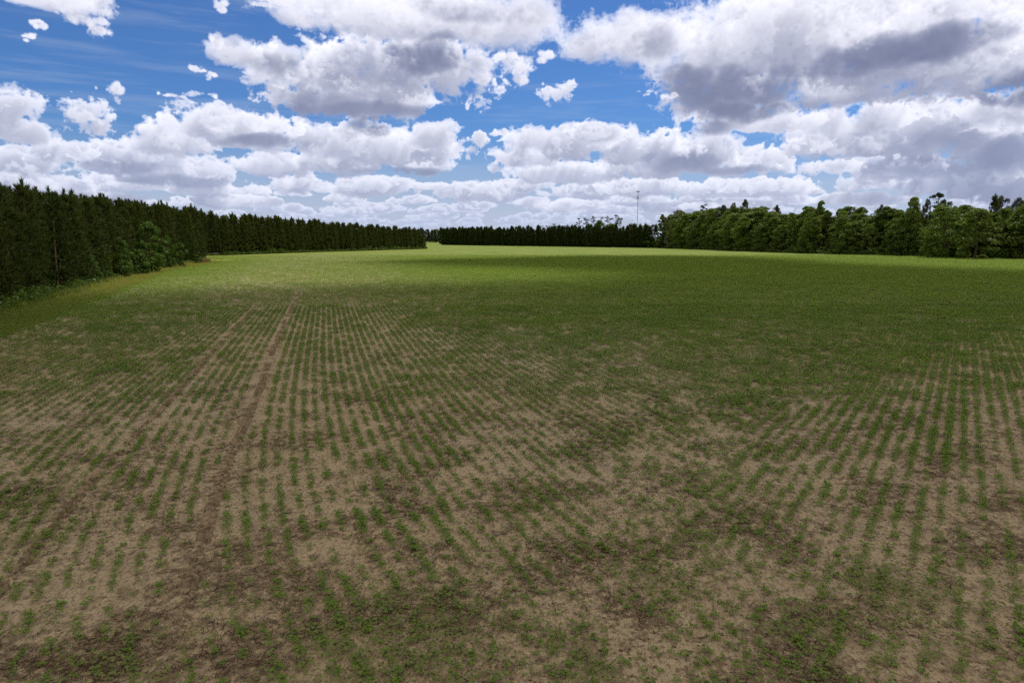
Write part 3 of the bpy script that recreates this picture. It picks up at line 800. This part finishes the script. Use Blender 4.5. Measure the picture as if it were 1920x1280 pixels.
cft = ["leftmost rounded bush of the pair in front of the far pine wall", "brighter rounded bush right of the pair's leftmost", "small bush in the notch right of the bright pair", "low bush left of the mast line in front of the far pines", "pale bush heap standing nearly under the mast", "low bush just right of the mast line by the far pines", "rounded bush between the mast and the right wood", "bush touching the left end of the right-hand wood"]
for (px, py, hp, wp), tx in zip(cfs, cft):
    x, y = at_px(px, 520 - (px - 1100) * .55); pr = SHRUB[int(r_.integers(0, 5))]; h = hp * y / 1280; s = h / 4
    place("shrub", "shrub", pr[0], pr[1], x, y - 6, s, tx, None, sxy=(wp * y / 1280) / (3.4 * s), tname="stems", cname="foliage")
for (px, hp, wp, tx) in [(836, 21, 18, "light green bush at the left end of the far pine wall"), (852, 17, 20, "darker bush beside the light one at the far wall's left end"), (866, 21, 22, "tallest bush in the left end of the far pine wall"), (897, 14, 22, "pale low bush in front of the far wall left of its middle")]:
    dd = float(np.interp(px, [830, 900], [690, 640])); x, y = at_px(px, dd); pr = SHRUB[int(r_.integers(0, 5))]; h = hp * y / 1280; s = h / 4
    place("shrub", "shrub", pr[0], pr[1], x, y - 6, s, tx, None, sxy=(wp * y / 1280) / (3.4 * s), tname="stems", cname="foliage")
special(HARD[0], 18, 792, 440, 402, "broadleaf_tree", "tree", "low green leafy tree ending the distant left pine block", 18, 8)
x_, y_ = ground(368, 493)
v, t_, tn = needles(np.column_stack([r_.normal(0, 1.7, 260), r_.normal(0, 1.1, 260), r_.uniform(0, .9, 260)]), np.column_stack([r_.normal(0, .5, 260), r_.normal(0, .5, 260), np.ones(260)]), 9, .8, .05, .5, r_)
tag(obj("dry_brush", mesh_np("dry_brush", v, tris=t_, mat=M_dry, tone=tn), None, (x_, y_, 0)), "reddish brown heap of dead brush at the tip of the left pines", "brush pile")

def undergrowth(name, poly, n, dlo, dhi, hmax, label, mat, leaf=.3):
    q, t = walk(poly, .5); i = r_.integers(0, len(q), n); off = r_.uniform(dlo, dhi, n)
    c = np.column_stack([q[i, 0] - t[i, 1] * off, q[i, 1] + t[i, 0] * off]); hh = hmax * (vnoise(c[:, 0], c[:, 1], 3.1, 90) * .7 + vnoise(c[:, 0], c[:, 1], 1.1, 91) * .5) ** 1.5
    P = np.repeat(c, 14, 0); P = np.column_stack([P + r_.normal(0, .28, P.shape), np.repeat(hh, 14) * r_.random(len(P)) ** .7 + .05])
    N = r_.normal(0, .6, P.shape) + [0, 0, .7]
    v, qd = leaves(P, N, leaf, r_)
    tag(obj(name, mesh_np(name, v, quads=qd, mat=mat, tone=np.repeat(np.clip(np.repeat(r_.random(n) * .6, 14) + r_.random(len(P)) * .4, 0, 1), 4))), label, "undergrowth", None, 'stuff')
undergrowth("undergrowth", LEFT_A[1:], 3600, -1.0, .9, 1.5, "ragged weeds and briars along the foot of the left pines", M_broadB, .26)
undergrowth("undergrowth", LEFT_B, 1500, -.8, 1.5, 2.2, "low brush along the foot of the distant left pine block", M_broadB, .4)
undergrowth("undergrowth", RIGHT_D, 2600, -1.5, 2.0, 3.6, "low brush and saplings along the foot of the right-hand wood", M_broadB, .5)
undergrowth("undergrowth", [(-69, 690)] + FAR_C[1:], 2200, -2, 2, 4.5, "low brush along the foot of the far pine wall", M_broadB, .8)

# ------------------------------------------------------------------ radio mast
M_steel = plain_mat("mast_steel", (.22, .21, .23, 1), (.30, .28, .30, 1), .4, .6, .1, .01)
M_red = plain_mat("mast_red_paint", (.28, .10, .09, 1), (.34, .13, .11, 1), .3, .6, .1, .01)
M_ant = plain_mat("antenna_grey", (.20, .21, .24, 1), (.28, .29, .32, 1), .4, .5, .1, .01)
MD = 900.0; mx, my = at_px(1191.5, MD); MH = h_px(361, MD)
mast = tag(bpy.data.objects.new("radio_mast", None), "slender lattice radio mast with two antenna platforms rising behind the far trees", "mast"); COL.objects.link(mast)
mast.location = (mx, my, 0)
def lattice(z0, z1, w, th):
    pr = []; legs = [(math.cos(a) * w, math.sin(a) * w) for a in (math.pi / 2, math.pi * 7 / 6, math.pi * 11 / 6)]
    for lx, ly in legs: pr.append(tube([(lx, ly, z0), (lx, ly, z1)], [th, th], 5))
    z = z0
    while z < z1 - .1:
        zn = min(z + 1.6, z1)
        for a in range(3):
            p, q2 = legs[a], legs[(a + 1) % 3]
            pr.append(tube([(p[0], p[1], z), (q2[0], q2[1], zn)], [th * .5] * 2, 3)); pr.append(tube([(p[0], p[1], zn), (q2[0], q2[1], zn)], [th * .5] * 2, 3))
        z = zn
    return join(pr)
nseg = 7
for s_ in range(nseg):
    vq = lattice(MH * s_ / nseg, MH * (s_ + 1) / nseg - .02, .40, .09)
    o = obj("mast_section", mesh_np("mast_section", vq[0], quads=vq[1], mat=M_red if s_ % 2 else M_steel), mast)
def box(cx, cy, cz, sx, sy, sz, rz=0):
    v = np.array([(a, b, c_) for a in (-.5, .5) for b in (-.5, .5) for c_ in (-.5, .5)]) * [sx, sy, sz]
    c_, s_ = math.cos(rz), math.sin(rz); v = np.column_stack([v[:, 0] * c_ - v[:, 1] * s_ + cx, v[:, 0] * s_ + v[:, 1] * c_ + cy, v[:, 2] + cz])
    return v, np.array([(0, 1, 3, 2), (4, 6, 7, 5), (0, 4, 5, 1), (2, 3, 7, 6), (0, 2, 6, 4), (1, 5, 7, 3)])
for zc, rad, nm in ((MH - .8, 2.3, 3), (MH - 8.8, 1.35, 3)):
    fr = []
    for a in range(3):
        a0, a1 = a * 2.094 + .5, (a + 1) * 2.094 + .5
        fr.append(tube([(math.cos(a0) * rad, math.sin(a0) * rad, zc), (math.cos(a1) * rad, math.sin(a1) * rad, zc)], [.12, .12], 5))
        fr.append(tube([(0, 0, zc), (math.cos(a0) * rad, math.sin(a0) * rad, zc)], [.12, .12], 5))
    fv = join(fr); pf = obj("antenna_platform", mesh_np("antenna_platform", fv[0], quads=fv[1], mat=M_steel), mast)
    for a in range(3):
        a0, a1 = a * 2.094 + .5, (a + 1) * 2.094 + .5
        for k_ in range(nm):
            f = (k_ + .5) / nm; px_, py_ = math.cos(a0) * rad * (1 - f) + math.cos(a1) * rad * f, math.sin(a0) * rad * (1 - f) + math.sin(a1) * rad * f
            bv = box(px_ * 1.08, py_ * 1.08, zc, .42, .25, 1.7, (a0 + a1) / 2 + 1.57)
            obj("antenna_panel", mesh_np("antenna_panel", bv[0], quads=bv[1], mat=M_ant), pf)
for a in range(3):
    an = a * 2.094 + .2
    for hz in (.55, .93):
        vq = tube([(0, 0, MH * hz), (math.cos(an) * MH * .55, math.sin(an) * MH * .55, 0)], [.02, .02], 3)
        obj("guy_wire", mesh_np("guy_wire", vq[0], quads=vq[1], mat=M_steel), mast)

# ------------------------------------------------------------------ crop
COV_X = [0, 240, 480, 720, 960, 1200, 1440, 1680, 1920]
COV_Y = [470, 500, 550, 600, 650, 700, 800, 900, 1000, 1100, 1280]
COV = np.array([[.8, .8, .4, .6, 1, 1, 1, 1, 1], [.6, .6, .15, .42, .8, .95, 1, 1, 1], [.6, .7, .5, .65, .9, 1, 1, 1, 1], [.55, .8, .5, .6, .9, 1, 1, 1, .9],
 [.5, .85, .5, .6, .75, .85, .95, 1, .85], [.45, .75, .5, .62, .65, .7, .95, .9, .75], [.5, .6, .5, .75, .7, .55, .8, .7, .65], [.5, .45, .4, .65, .6, .45, .7, .5, .6],
 [.48, .44, .44, .52, .55, .42, .46, .44, .5], [.40, .36, .40, .46, .48, .38, .42, .42, .44], [.34, .30, .38, .5, .42, .34, .38, .42, .4]])
cp, sp_ = math.cos(PITCH), math.sin(PITCH)
def to_map(X, Y):
    """ground position -> place on the survey grid of the crop's density"""
    depth = Y * cp + CAM_H * sp_; up = Y * sp_ - CAM_H * cp
    return 960 + 1280 * X / depth, 640 - 1280 * up / depth
def cover_at(X, Y):
    px, py = to_map(X, Y)
    fx = np.interp(px, COV_X, np.arange(9)); fy = np.interp(py, COV_Y, np.arange(11))
    i = np.minimum(fx.astype(int), 7); j = np.minimum(fy.astype(int), 9); a = fx - i; b = fy - j
    c = (COV[j, i] * (1 - a) + COV[j, i + 1] * a) * (1 - b) + (COV[j + 1, i] * (1 - a) + COV[j + 1, i + 1] * a) * b
    n = vnoise(X, Y, 2.3, 1) * .35 + vnoise(X, Y, .9, 2) * .65
    return c + (n - .5) * .75
BND = [ground(*p)[::-1] for p in [(1440, 1280), (1360, 1080), (1300, 940), (1330, 830), (1450, 725), (1560, 665), (1700, 622), (1775, 590), (1830, 560)]]
def bound_x(Y): return interp(BND, Y, 0)
TRACK = [ground(*p) for p in [(300, 1279), (330, 1180), (365, 1060), (400, 940), (432, 860), (465, 790), (490, 720), (515, 650), (535, 600), (556, 556), (575, 525)]]
def track_x(Y): return interp([(b, a) for a, b in TRACK], Y, 0)
def edge_x(Y): return np.interp(Y, [p[1] for p in LEFT_A] + [205, 236, 303, 399], [p[0] for p in LEFT_A] + [-110, -104, -84, -49])
ROWS_R_SLOPE = .66
def gen(Y0, Y1, step, keepk):
    """planted positions between two distances"""
    outX, outY, outS = [], [], []
    ys = np.arange(Y0, Y1, step)
    half = lambda y: .80 * y + 3
    # main rows
    cmin = -half(Y1) - row_f(Y1) - 5; k0 = int((-half(Y1) - row_f(Y0)) / SPX) - 3; k1 = int((half(Y1) - row_f(Y1)) / SPX) + 3
    ks = np.arange(k0, k1) * SPX
    Xg = ks[:, None] + row_f(ys)[None, :]; Yg = np.broadcast_to(ys, Xg.shape)
    rowk = np.broadcast_to(ks[:, None], Xg.shape)
    msk = np.abs(Xg) < half(Yg)
    X, Y, K = Xg[msk], Yg[msk], rowk[msk]
    Y = Y + rng.uniform(-.5, .5, len(Y)) * step
    bx = bound_x(Y) + (vnoise(X, Y, 3, 5) - .5) * 3
    left = (X < bx) | (Y > 62)
    # the untidy strip where the two plantings meet
    untidy = np.clip(1 - np.abs(X - bx + .8) / 2.8, 0, 1) * (Y < 50)
    px, py = to_map(X, Y)
    mess = np.clip((py - 1040) / 200, 0, 1) * np.clip((px - 620) / 200, 0, 1)
    jit = .028 + .10 * np.maximum(untidy, mess)
    clump = vnoise(K * 9.7, Y + K * 31.7, .42, 8)
    p = (cover_at(X, Y) * .85 + .36) * (.5 + .75 * (clump > .36))
    keep = left & (rng.random(len(X)) < p * keepk)
    keep &= (np.abs(X - track_x(Y)) > .27) | (Y > 75)
    keep &= (X > edge_x(Y) + 5.2)
    keep &= rng.random(len(X)) < np.interp(Y, [0, 130, 260], [1, .9, 0])
    keep &= ~((np.abs(X - track_x(Y) + 3.1) < .25) & (rng.random(len(X)) < .7) & (Y < 60))
    outX.append(X[keep] + rng.normal(0, 1, keep.sum()) * jit[keep]); outY.append(Y[keep]); outS.append(.75 + .5 * clump[keep])
    # rows of the second planting on the right
    if Y0 < 62:
        ks = np.arange(int(-60 / SPR), int(60 / SPR)) * SPR
        ys2 = ys
        Xg = ks[:, None] + (ROWS_R_SLOPE * ys2)[None, :]; Yg = np.broadcast_to(ys2, Xg.shape); Kg = np.broadcast_to(ks[:, None], Xg.shape)
        bx = bound_x(Yg) + (vnoise(Xg, Yg, 3, 5) - .5) * 3
        msk = (np.abs(Xg) < half(Yg)) & (Xg >= bx) & (Yg < 62)
        X, Y, K = Xg[msk], Yg[msk], Kg[msk]
        Y = Y + rng.uniform(-.5, .5, len(Y)) * step
        untidy = np.clip(1 - (X - bound_x(Y)) / 3.5, 0, 1)
        clump = vnoise(K * 7.3, Y + K * 27.1, .5, 9)
        p = (cover_at(X, Y) * .8 + .42) * (.55 + .7 * (clump > .34))
        keep = rng.random(len(X)) < p * keepk
        outX.append(X[keep] + rng.normal(0, 1, keep.sum()) * (.028 + .09 * untidy[keep])); outY.append(Y[keep]); outS.append(.8 + .5 * clump[keep])
    X, Y, S = map(np.concatenate, (outX, outY, outS))
    S = S * (.80 + .75 * np.clip(cover_at(X, Y) - .45, 0, .7)) * np.interp(Y, [6, 22, 24, 60, 61, 190], [.68, .84, .86, 1.08, 1.02, 1.2])
    # strays and weeds between the rows
    return X, Y, S

def seedling(seed, n_tri=5, size=.15, detail=True):
    """a young legume: a short stem and trifoliate leaves on bent stalks"""
    r = np.random.default_rng(seed); V, Q, T, o = [], [], [], 0
    def add(v, q, t):
        nonlocal o
        V.append(np.array(v)); Q.append(np.array(q) + o); T.append(np.full(len(v), t)); o += len(v)
    h = size * .55
    if detail:
        sv, sq = tube([(0, 0, 0), (r.normal(0, .004), r.normal(0, .004), h)], [.004, .003], 3); add(sv, sq, .2)
    for k in range(n_tri):
        a = k * 2.4 + r.normal(0, .3); L = size * r.uniform(.22, .55); zz = h * r.uniform(.45, 1.25)
        c = np.array([math.cos(a) * L, math.sin(a) * L, zz + .015])
        tone = r.uniform(.1, .9)
        if detail:
            s = np.array([-math.sin(a), math.cos(a), 0]) * .002
            add([(s[0], s[1], h * .6), (-s[0], -s[1], h * .6), tuple(c - s), tuple(c + s)], [(0, 1, 2, 3)], .2)
        for j in range(3 if detail else 1):
            b = a + (j - 1) * 1.25 if detail else a
            l = size * r.uniform(.36, .50) * (1 if detail else 1.35); w = l * (.46 if detail else .55)
            d = np.array([math.cos(b), math.sin(b), 0]); s = np.array([-d[1], d[0], 0])
            droop = r.uniform(-.35, .25)
            p0 = c + d * .004; p1 = c + d * l * .5 + s * w + [0, 0, .012]; p2 = c + d * l + [0, 0, l * droop]; p3 = c + d * l * .5 - s * w + [0, 0, .012]
            mid = c + d * l * .5
            if detail: add([p0, p1, p2, mid], [(0, 1, 2, 3)], tone); add([p0, mid, p2, p3], [(0, 1, 2, 3)], min(1, tone + .08))
            else: add([p0, p1, p2, p3], [(0, 1, 2, 3)], tone)
    return np.concatenate(V), np.concatenate(Q), np.concatenate(T)
def scatter(name, X, Y, S, protos, mat, label, cat, zj=0.0, kind='stuff'):
    Vs, Qs, Ts, o = [], [], [], 0
    pick = rng.integers(0, len(protos), len(X)); ang = rng.uniform(0, 6.283, len(X)); tn = rng.normal(0, .16, len(X))
    big = vnoise(X, Y, 3.0, 31) - .5
    for k, (v, q, t) in enumerate(protos):
        m_ = pick == k; n = m_.sum()
        if not n: continue
        c, s = (np.cos(ang[m_]) * S[m_])[:, None], (np.sin(ang[m_]) * S[m_])[:, None]
        w = np.empty((n, len(v), 3), np.float32)
        w[:, :, 0] = v[None, :, 0] * c - v[None, :, 1] * s + X[m_][:, None]
        w[:, :, 1] = v[None, :, 0] * s + v[None, :, 1] * c + Y[m_][:, None]
        w[:, :, 2] = v[None, :, 2] * S[m_][:, None] + zj
        Vs.append(w.reshape(-1, 3)); Qs.append((q[None] + (np.arange(n) * len(v))[:, None, None]).reshape(-1, q.shape[1]) + o)
        Ts.append(np.clip(t[None, :] + tn[m_][:, None] + big[m_][:, None] * .5, 0, 1).ravel()); o += n * len(v)
    V = np.concatenate(Vs); Q = np.concatenate(Qs); T = np.concatenate(Ts)
    me = mesh_np(name, V, quads=Q if Q.shape[1] == 4 else None, tris=Q if Q.shape[1] == 3 else None, mat=mat, tone=T)
    return tag(obj(name, me), label, cat, None, kind)

P_NEAR = [seedling(300 + i, 4 + i % 3, .15) for i in range(12)]
P_MID = [seedling(330 + i, 9, .150, False) for i in range(8)]
P_FAR = [seedling(350 + i, 6, .20, False) for i in range(6)]
Xn, Yn, Sn = gen(6.0, 24.0, .085, .72)
d = np.hypot(Xn, Yn); fr = np.abs(to_map(Xn, Yn)[0] - 960) < 940
inview = fr & (to_map(Xn, Yn)[1] < 1272)
order = np.argsort(np.where(inview, d, 1e6))
ind = order[:300]; keepm = np.ones(len(Xn), bool); keepm[ind] = False
near_meshes = [mesh_np("seedling", v, quads=q, mat=M_crop, tone=t) for v, q, t in P_NEAR]
for i in ind:
    o = obj("crop_seedling", near_meshes[int(rng.integers(0, 12))], None, (Xn[i], Yn[i], 0))
    o.rotation_euler = (0, 0, random.uniform(0, 6.28)); s = float(Sn[i]); o.scale = (s, s, s)
    px, _ = to_map(Xn[i], Yn[i]); z_ = 'left corner' if px < 380 else ('left part' if px < 800 else ('middle' if px < 1150 else ('right part' if px < 1560 else 'right corner')))
    tag(o, f"young green crop seedling in the nearest soil, {z_} of the bottom edge", "seedling", f"nearest crop seedlings, {z_} of the bottom edge")
scatter("crop_rows", Xn[keepm], Yn[keepm], Sn[keepm], P_NEAR, M_crop, "young green crop plants in rows across the near half of the field", "crop")
Xm, Ym, Sm = gen(24.0, 60.0, .12, 1.1)
scatter("crop_rows", Xm, Ym, Sm, P_MID, M_crop, "denser green crop rows in the middle distance of the field", "crop")
Xf, Yf, Sf = gen(60.0, 260.0, .19, 1.08)
scatter("crop_rows", Xf, Yf, Sf, P_FAR, M_crop, "far crop rows merging into an even green", "crop")
# weeds and strays
n = 26000
Yw = 6 + 62 * rng.random(n) ** 1.4; Xw = rng.uniform(-1, 1, n) * (.8 * Yw + 3)
cv = cover_at(Xw, Yw); pa = vnoise(Xw, Yw, 4.5, 40) * .6 + vnoise(Xw, Yw, 1.2, 41) * .4
k_ = (rng.random(n) < np.clip(cv * 1.3 - .25, .03, 1) * np.clip((pa - .35) * 3.2, .05, 1)) & (Xw > edge_x(Yw) + 5.2)
Xw, Yw = Xw[k_], Yw[k_]
P_WEED = [seedling(380 + i, 4, .10, False) for i in range(6)]
scatter("field_weeds", Xw, Yw, rng.uniform(.6, 1.5, len(Xw)), P_WEED, M_weed, "small yellowish weeds scattered between the crop rows", "weeds")
# yellow-green weed mats low on the soil near the lower centre and right
mats = [ground(*p) + (rr,) for p, rr in [((800, 1130), .8), ((870, 1180), .6), ((740, 1230), .8), ((1700, 1120), .9), ((1640, 1090), .5), ((200, 1270), .6), ((60, 930), .9), ((40, 1010), .7), ((1100, 1240), .4), ((1560, 1180), .5), ((1250, 1090), .7), ((980, 940), .6)]]
mx_, my_ = [], []
for (cx, cy, rr) in mats:
    n = int(120 * rr * rr) + 30; mx_.append(cx + rng.normal(0, rr * .75, n)); my_.append(cy + rng.normal(0, rr * .8, n))
mx_ = np.concatenate(mx_); my_ = np.concatenate(my_)
scatter("field_weeds", mx_, my_, rng.uniform(.5, 1.4, len(mx_)), P_WEED, M_weed, "yellowish mats of low weeds on the bare soil in the foreground", "weeds")

# clods and dry residue on the soil
def clod(seed):
    r = np.random.default_rng(seed)
    v = np.array([(1, 0, 0), (.3, .9, 0), (-.8, .6, 0), (-.9, -.5, 0), (.2, -1, 0), (.1, .1, .55)]) * r.uniform(.7, 1.3, (6, 3))
    v *= .022
    return v, np.array([(0, 1, 5), (1, 2, 5), (2, 3, 5), (3, 4, 5), (4, 0, 5)]), np.full(6, r.uniform(.1, .9))
def straw(seed):
    r = np.random.default_rng(seed); V, Q = [], []
    for k in range(4):
        a = r.uniform(0, 3.14); L = r.uniform(.02, .07); c = r.normal(0, .04, 2); d = np.array([math.cos(a), math.sin(a)]) * L; s = np.array([-math.sin(a), math.cos(a)]) * .004
        z = r.uniform(.004, .02)
        V += [(*(c - d - s), z), (*(c + d - s), z + .006), (*(c + d + s), z + .01), (*(c - d + s), z + .002)]; Q.append([4 * k + i for i in range(4)])
    return np.array(V), np.array(Q), np.repeat(r.random(4), 4)
M_clod = leaf_mat("clod_soil", (.07, .05, .038, 1), (.30, .225, .165, 1), (.15, .11, .08, 1), 0.0, 0)
M_straw = leaf_mat("dead_stalks", (.035, .025, .02, 1), (.24, .18, .13, 1), (.12, .09, .06, 1), 0.0, 0)
n = 90000
Yc = 6 + 30 * rng.random(n) ** 1.3; Xc = rng.uniform(-1, 1, n) * (.8 * Yc + 2)
den = vnoise(Xc, Yc, 1.4, 50) * .6 + vnoise(Xc, Yc, .5, 51) * .4
k_ = rng.random(n) < np.clip((den - .35) * 3, .05, 1)
scatter("soil_clods", Xc[k_], Yc[k_], rng.uniform(.5, 1.9, k_.sum()), [clod(400 + i) for i in range(8)], M_clod, "small crumbs and clods of dry soil between the seedlings", "soil clods", -.003)
k2 = rng.random(n) < np.clip((vnoise(Xc + 40, Yc, 1.1, 52) - .38) * 2.0, .06, 1)
scatter("crop_residue", Xc[k2] + .11, Yc[k2], rng.uniform(.6, 1.6, k2.sum()), [straw(420 + i) for i in range(8)], M_straw, "dark bits of old stalks lying on the soil", "plant residue")

# tyre tracks: pressed strips with lug marks
m, gg = new_mat("pressed_soil")
co = gg.n('ShaderNodeTexCoord').outputs['Object']
n1 = gg.noise(co, 6, 5, .65); n2 = gg.noise(co, 1.2, 4, .6)
c = gg.mix(gg.ss(n1, .38, .62), (.22, .17, .115, 1), (.10, .075, .05, 1))
c = gg.mix(gg.m('MULTIPLY', gg.ss(n2, .5, .65), .6), c, (.30, .225, .165, 1))
finish(m, gg, principled(gg, c, .95, .1, bump(gg, n1, .6, .04)))
M_track = m
def track(dx, y0, y1, w, label, seed):
    ys = np.arange(y0, y1, .035); xs = track_x(ys) + dx + (vnoise(ys, ys * 0, 3, seed) - .5) * .1
    na = 15; a = np.linspace(-1, 1, na)
    Xg = xs[:, None] + a[None, :] * w / 2 * (1 + .25 * (vnoise(ys, ys * 0 + 9, .4, seed)[:, None] - .5)); Yg = np.repeat(ys[:, None], na, 1)
    lug = ((ys[:, None] + np.abs(a)[None, :] * .16 + (a > 0)[None, :] * .10) / .30) % 1.0
    z = .002 + .050 * np.clip(1.6 - np.abs(lug - .5) * 5, 0, 1) * (np.abs(a) < .92)[None, :] + .014 * (np.abs(a) > .85)[None, :]
    z = z + (vnoise(Xg, Yg, .12, seed + 3) - .5) * .014
    z -= .05 * (np.clip(vnoise(Xg, Yg, .8, seed + 4) - .62, 0, 1)) * 4
    z -= .10 * np.clip(vnoise(Xg, Yg, .22, seed + 5) - .42, 0, 1) * np.clip(np.abs(a) - .45, 0, 1)[None, :] * 2
    z[:, 0] = z[:, -1] = -.012
    n = len(ys); i, j = np.meshgrid(np.arange(na - 1), np.arange(n - 1)); q = (j * na + i).ravel()
    me = mesh_np("tyre_track", np.stack([Xg, Yg, z], 2).reshape(-1, 3), quads=np.stack([q, q + 1, q + na + 1, q + na], 1), mat=M_track)
    return tag(obj("tyre_track", me), kind='structure')
track(0, 8.0, 75, .32, '', 60); track(-3.1, 9.0, 60, .26, '', 70)

# grass on the verge
def blades(seed, n=6, h=.3, w=.03):
    r = np.random.default_rng(seed); v, t, tn = needles(np.column_stack([r.normal(0, .12, (n, 2)), np.zeros(n)]), np.column_stack([r.normal(0, .35, (n, 2)), np.ones(n)]), 3, h, w, .25, r)
    return v, t, tn
q, t = walk(LEFT_A[1:], .25)
N = 30000
idx = rng.integers(0, len(q), N); off = rng.uniform(-.2, 5.2, N) + rng.normal(0, .3, N)
gxv = q[idx, 0] + t[idx, 1] * off + rng.normal(0, .3, N); gyv = q[idx, 1] - t[idx, 0] * off
hs = np.where(off < 1.0, 1.9, .7) * rng.uniform(.6, 1.4, N)
nr = gyv + rng.normal(0, 7, N) < 70  # blade colour switches from shaded to sunlit where the cloud shade ends
scatter("verge_grass", gxv[nr], gyv[nr], hs[nr], [blades(500 + i) for i in range(6)], M_vgreen_shaded, "green shaded grass along the near part of the left field edge", "grass")
scatter("verge_grass", gxv[~nr], gyv[~nr], hs[~nr], [blades(500 + i) for i in range(6)], M_grass_sunlit, "yellowish sunlit grass along the left field edge below the pines", "grass")

# ------------------------------------------------------------------ the clouds over the field that put it in shade (overhead, above the picture)
m, gg = new_mat("cloud_vapour")
d_ = gg.n('ShaderNodeBsdfDiffuse'); d_.inputs[0].default_value = (.9, .9, .92, 1)
t_ = gg.n('ShaderNodeBsdfTranslucent'); t_.inputs[0].default_value = (.8, .8, .84, 1)
mxs = gg.n('ShaderNodeMixShader'); mxs.inputs[0].default_value = .35; gg.put(mxs.inputs[1], d_.outputs[0]); gg.put(mxs.inputs[2], t_.outputs[0])
finish(m, gg, mxs.outputs[0])
M_cloud = m
ALT = 2300.0
SH = (SUN_DIR.x / SUN_DIR.z * ALT, SUN_DIR.y / SUN_DIR.z * ALT)
def inside_sd(px, py, poly):
    """signed distance to a polygon, positive inside"""
    P = np.array(poly, float); n = len(P); dmin = np.full(px.shape, 1e9); ins = np.zeros(px.shape, bool)
    for i in range(n):
        a, b = P[i], P[(i + 1) % n]; ab = b - a
        tt = np.clip(((px - a[0]) * ab[0] + (py - a[1]) * ab[1]) / (ab @ ab), 0, 1)
        dmin = np.minimum(dmin, np.hypot(px - a[0] - tt * ab[0], py - a[1] - tt * ab[1]))
        c_ = ((a[1] > py) != (b[1] > py)) & (px < (b[0] - a[0]) * (py - a[1]) / (b[1] - a[1] + 1e-9) + a[0]); ins ^= c_
    return np.where(ins, dmin, -dmin)
def overhead_cloud(poly, label, rag=9.0, gs=3.0, hole=0.0):
    P = np.array(poly); x0, y0 = P.min(0) - 25; x1, y1 = P.max(0) + 25
    xs, ys = np.meshgrid(np.arange(x0, x1, gs), np.arange(y0, y1, gs))
    n = (vnoise(xs, ys, 26, 80) - .5) * 1.2 + (vnoise(xs, ys, 11, 81) - .5) * .8 
    sd = inside_sd(xs, ys, poly) + n * rag * 2 + (rng.random(xs.shape) - .5) * 22
    top = 4 + 26 * np.sqrt(np.clip(sd, 0, 40) / 40) + 7 * vnoise(xs, ys, 14, 83) + 3 * vnoise(xs, ys, 6, 84)
    on = sd > 0
    ny, nx = xs.shape
    cell = on[:-1, :-1] & on[1:, :-1] & on[:-1, 1:] & on[1:, 1:]
    j, i = np.nonzero(cell)
    vid = lambda j, i, l: l * nx * ny + j * nx + i
    Q = [np.stack([vid(j, i, 1), vid(j, i + 1, 1), vid(j + 1, i + 1, 1), vid(j + 1, i, 1)], 1), np.stack([vid(j, i, 0), vid(j + 1, i, 0), vid(j + 1, i + 1, 0), vid(j, i + 1, 0)], 1)]
    cp_ = np.pad(cell, 1)
    for dj, di, a, b in ((-1, 0, (0, 0), (0, 1)), (1, 0, (1, 1), (1, 0)), (0, -1, (1, 0), (0, 0)), (0, 1, (0, 1), (1, 1))):
        e = cell & ~cp_[1 + dj:cp_.shape[0] - 1 + dj, 1 + di:cp_.shape[1] - 1 + di]
        jj, ii = np.nonzero(e)
        Q.append(np.stack([vid(jj + a[0], ii + a[1], 0), vid(jj + b[0], ii + b[1], 0), vid(jj + b[0], ii + b[1], 1), vid(jj + a[0], ii + a[1], 1)], 1))
    V = np.concatenate([np.stack([xs + SH[0], ys + SH[1], np.full(xs.shape, ALT) - 2 * vnoise(xs, ys, 9, 85)], 2).reshape(-1, 3), np.stack([xs + SH[0], ys + SH[1], ALT + top], 2).reshape(-1, 3)])
    Q = np.concatenate(Q); used = np.unique(Q); mp = np.zeros(len(V), int); mp[used] = np.arange(len(used))
    me = mesh_np("sky_cloud", V[used], quads=mp[Q], mat=M_cloud)
    return tag(obj("sky_cloud", me), kind='structure')
overhead_cloud([(-150, -90), (-150, 5), (-90, 16), (-60, 34), (-44, 60), (-36, 80), (-18, 90), (8, 92), (20, 103), (34, 118), (60, 122), (100, 118), (165, 96), (230, 60), (230, -90)], '', 6)
overhead_cloud([(-26, 170), (-24, 203), (-10, 218), (25, 240), (58, 246), (76, 216), (84, 165), (95, 126), (108, 112), (40, 108), (22, 118), (6, 140), (-8, 152)], '', 6)
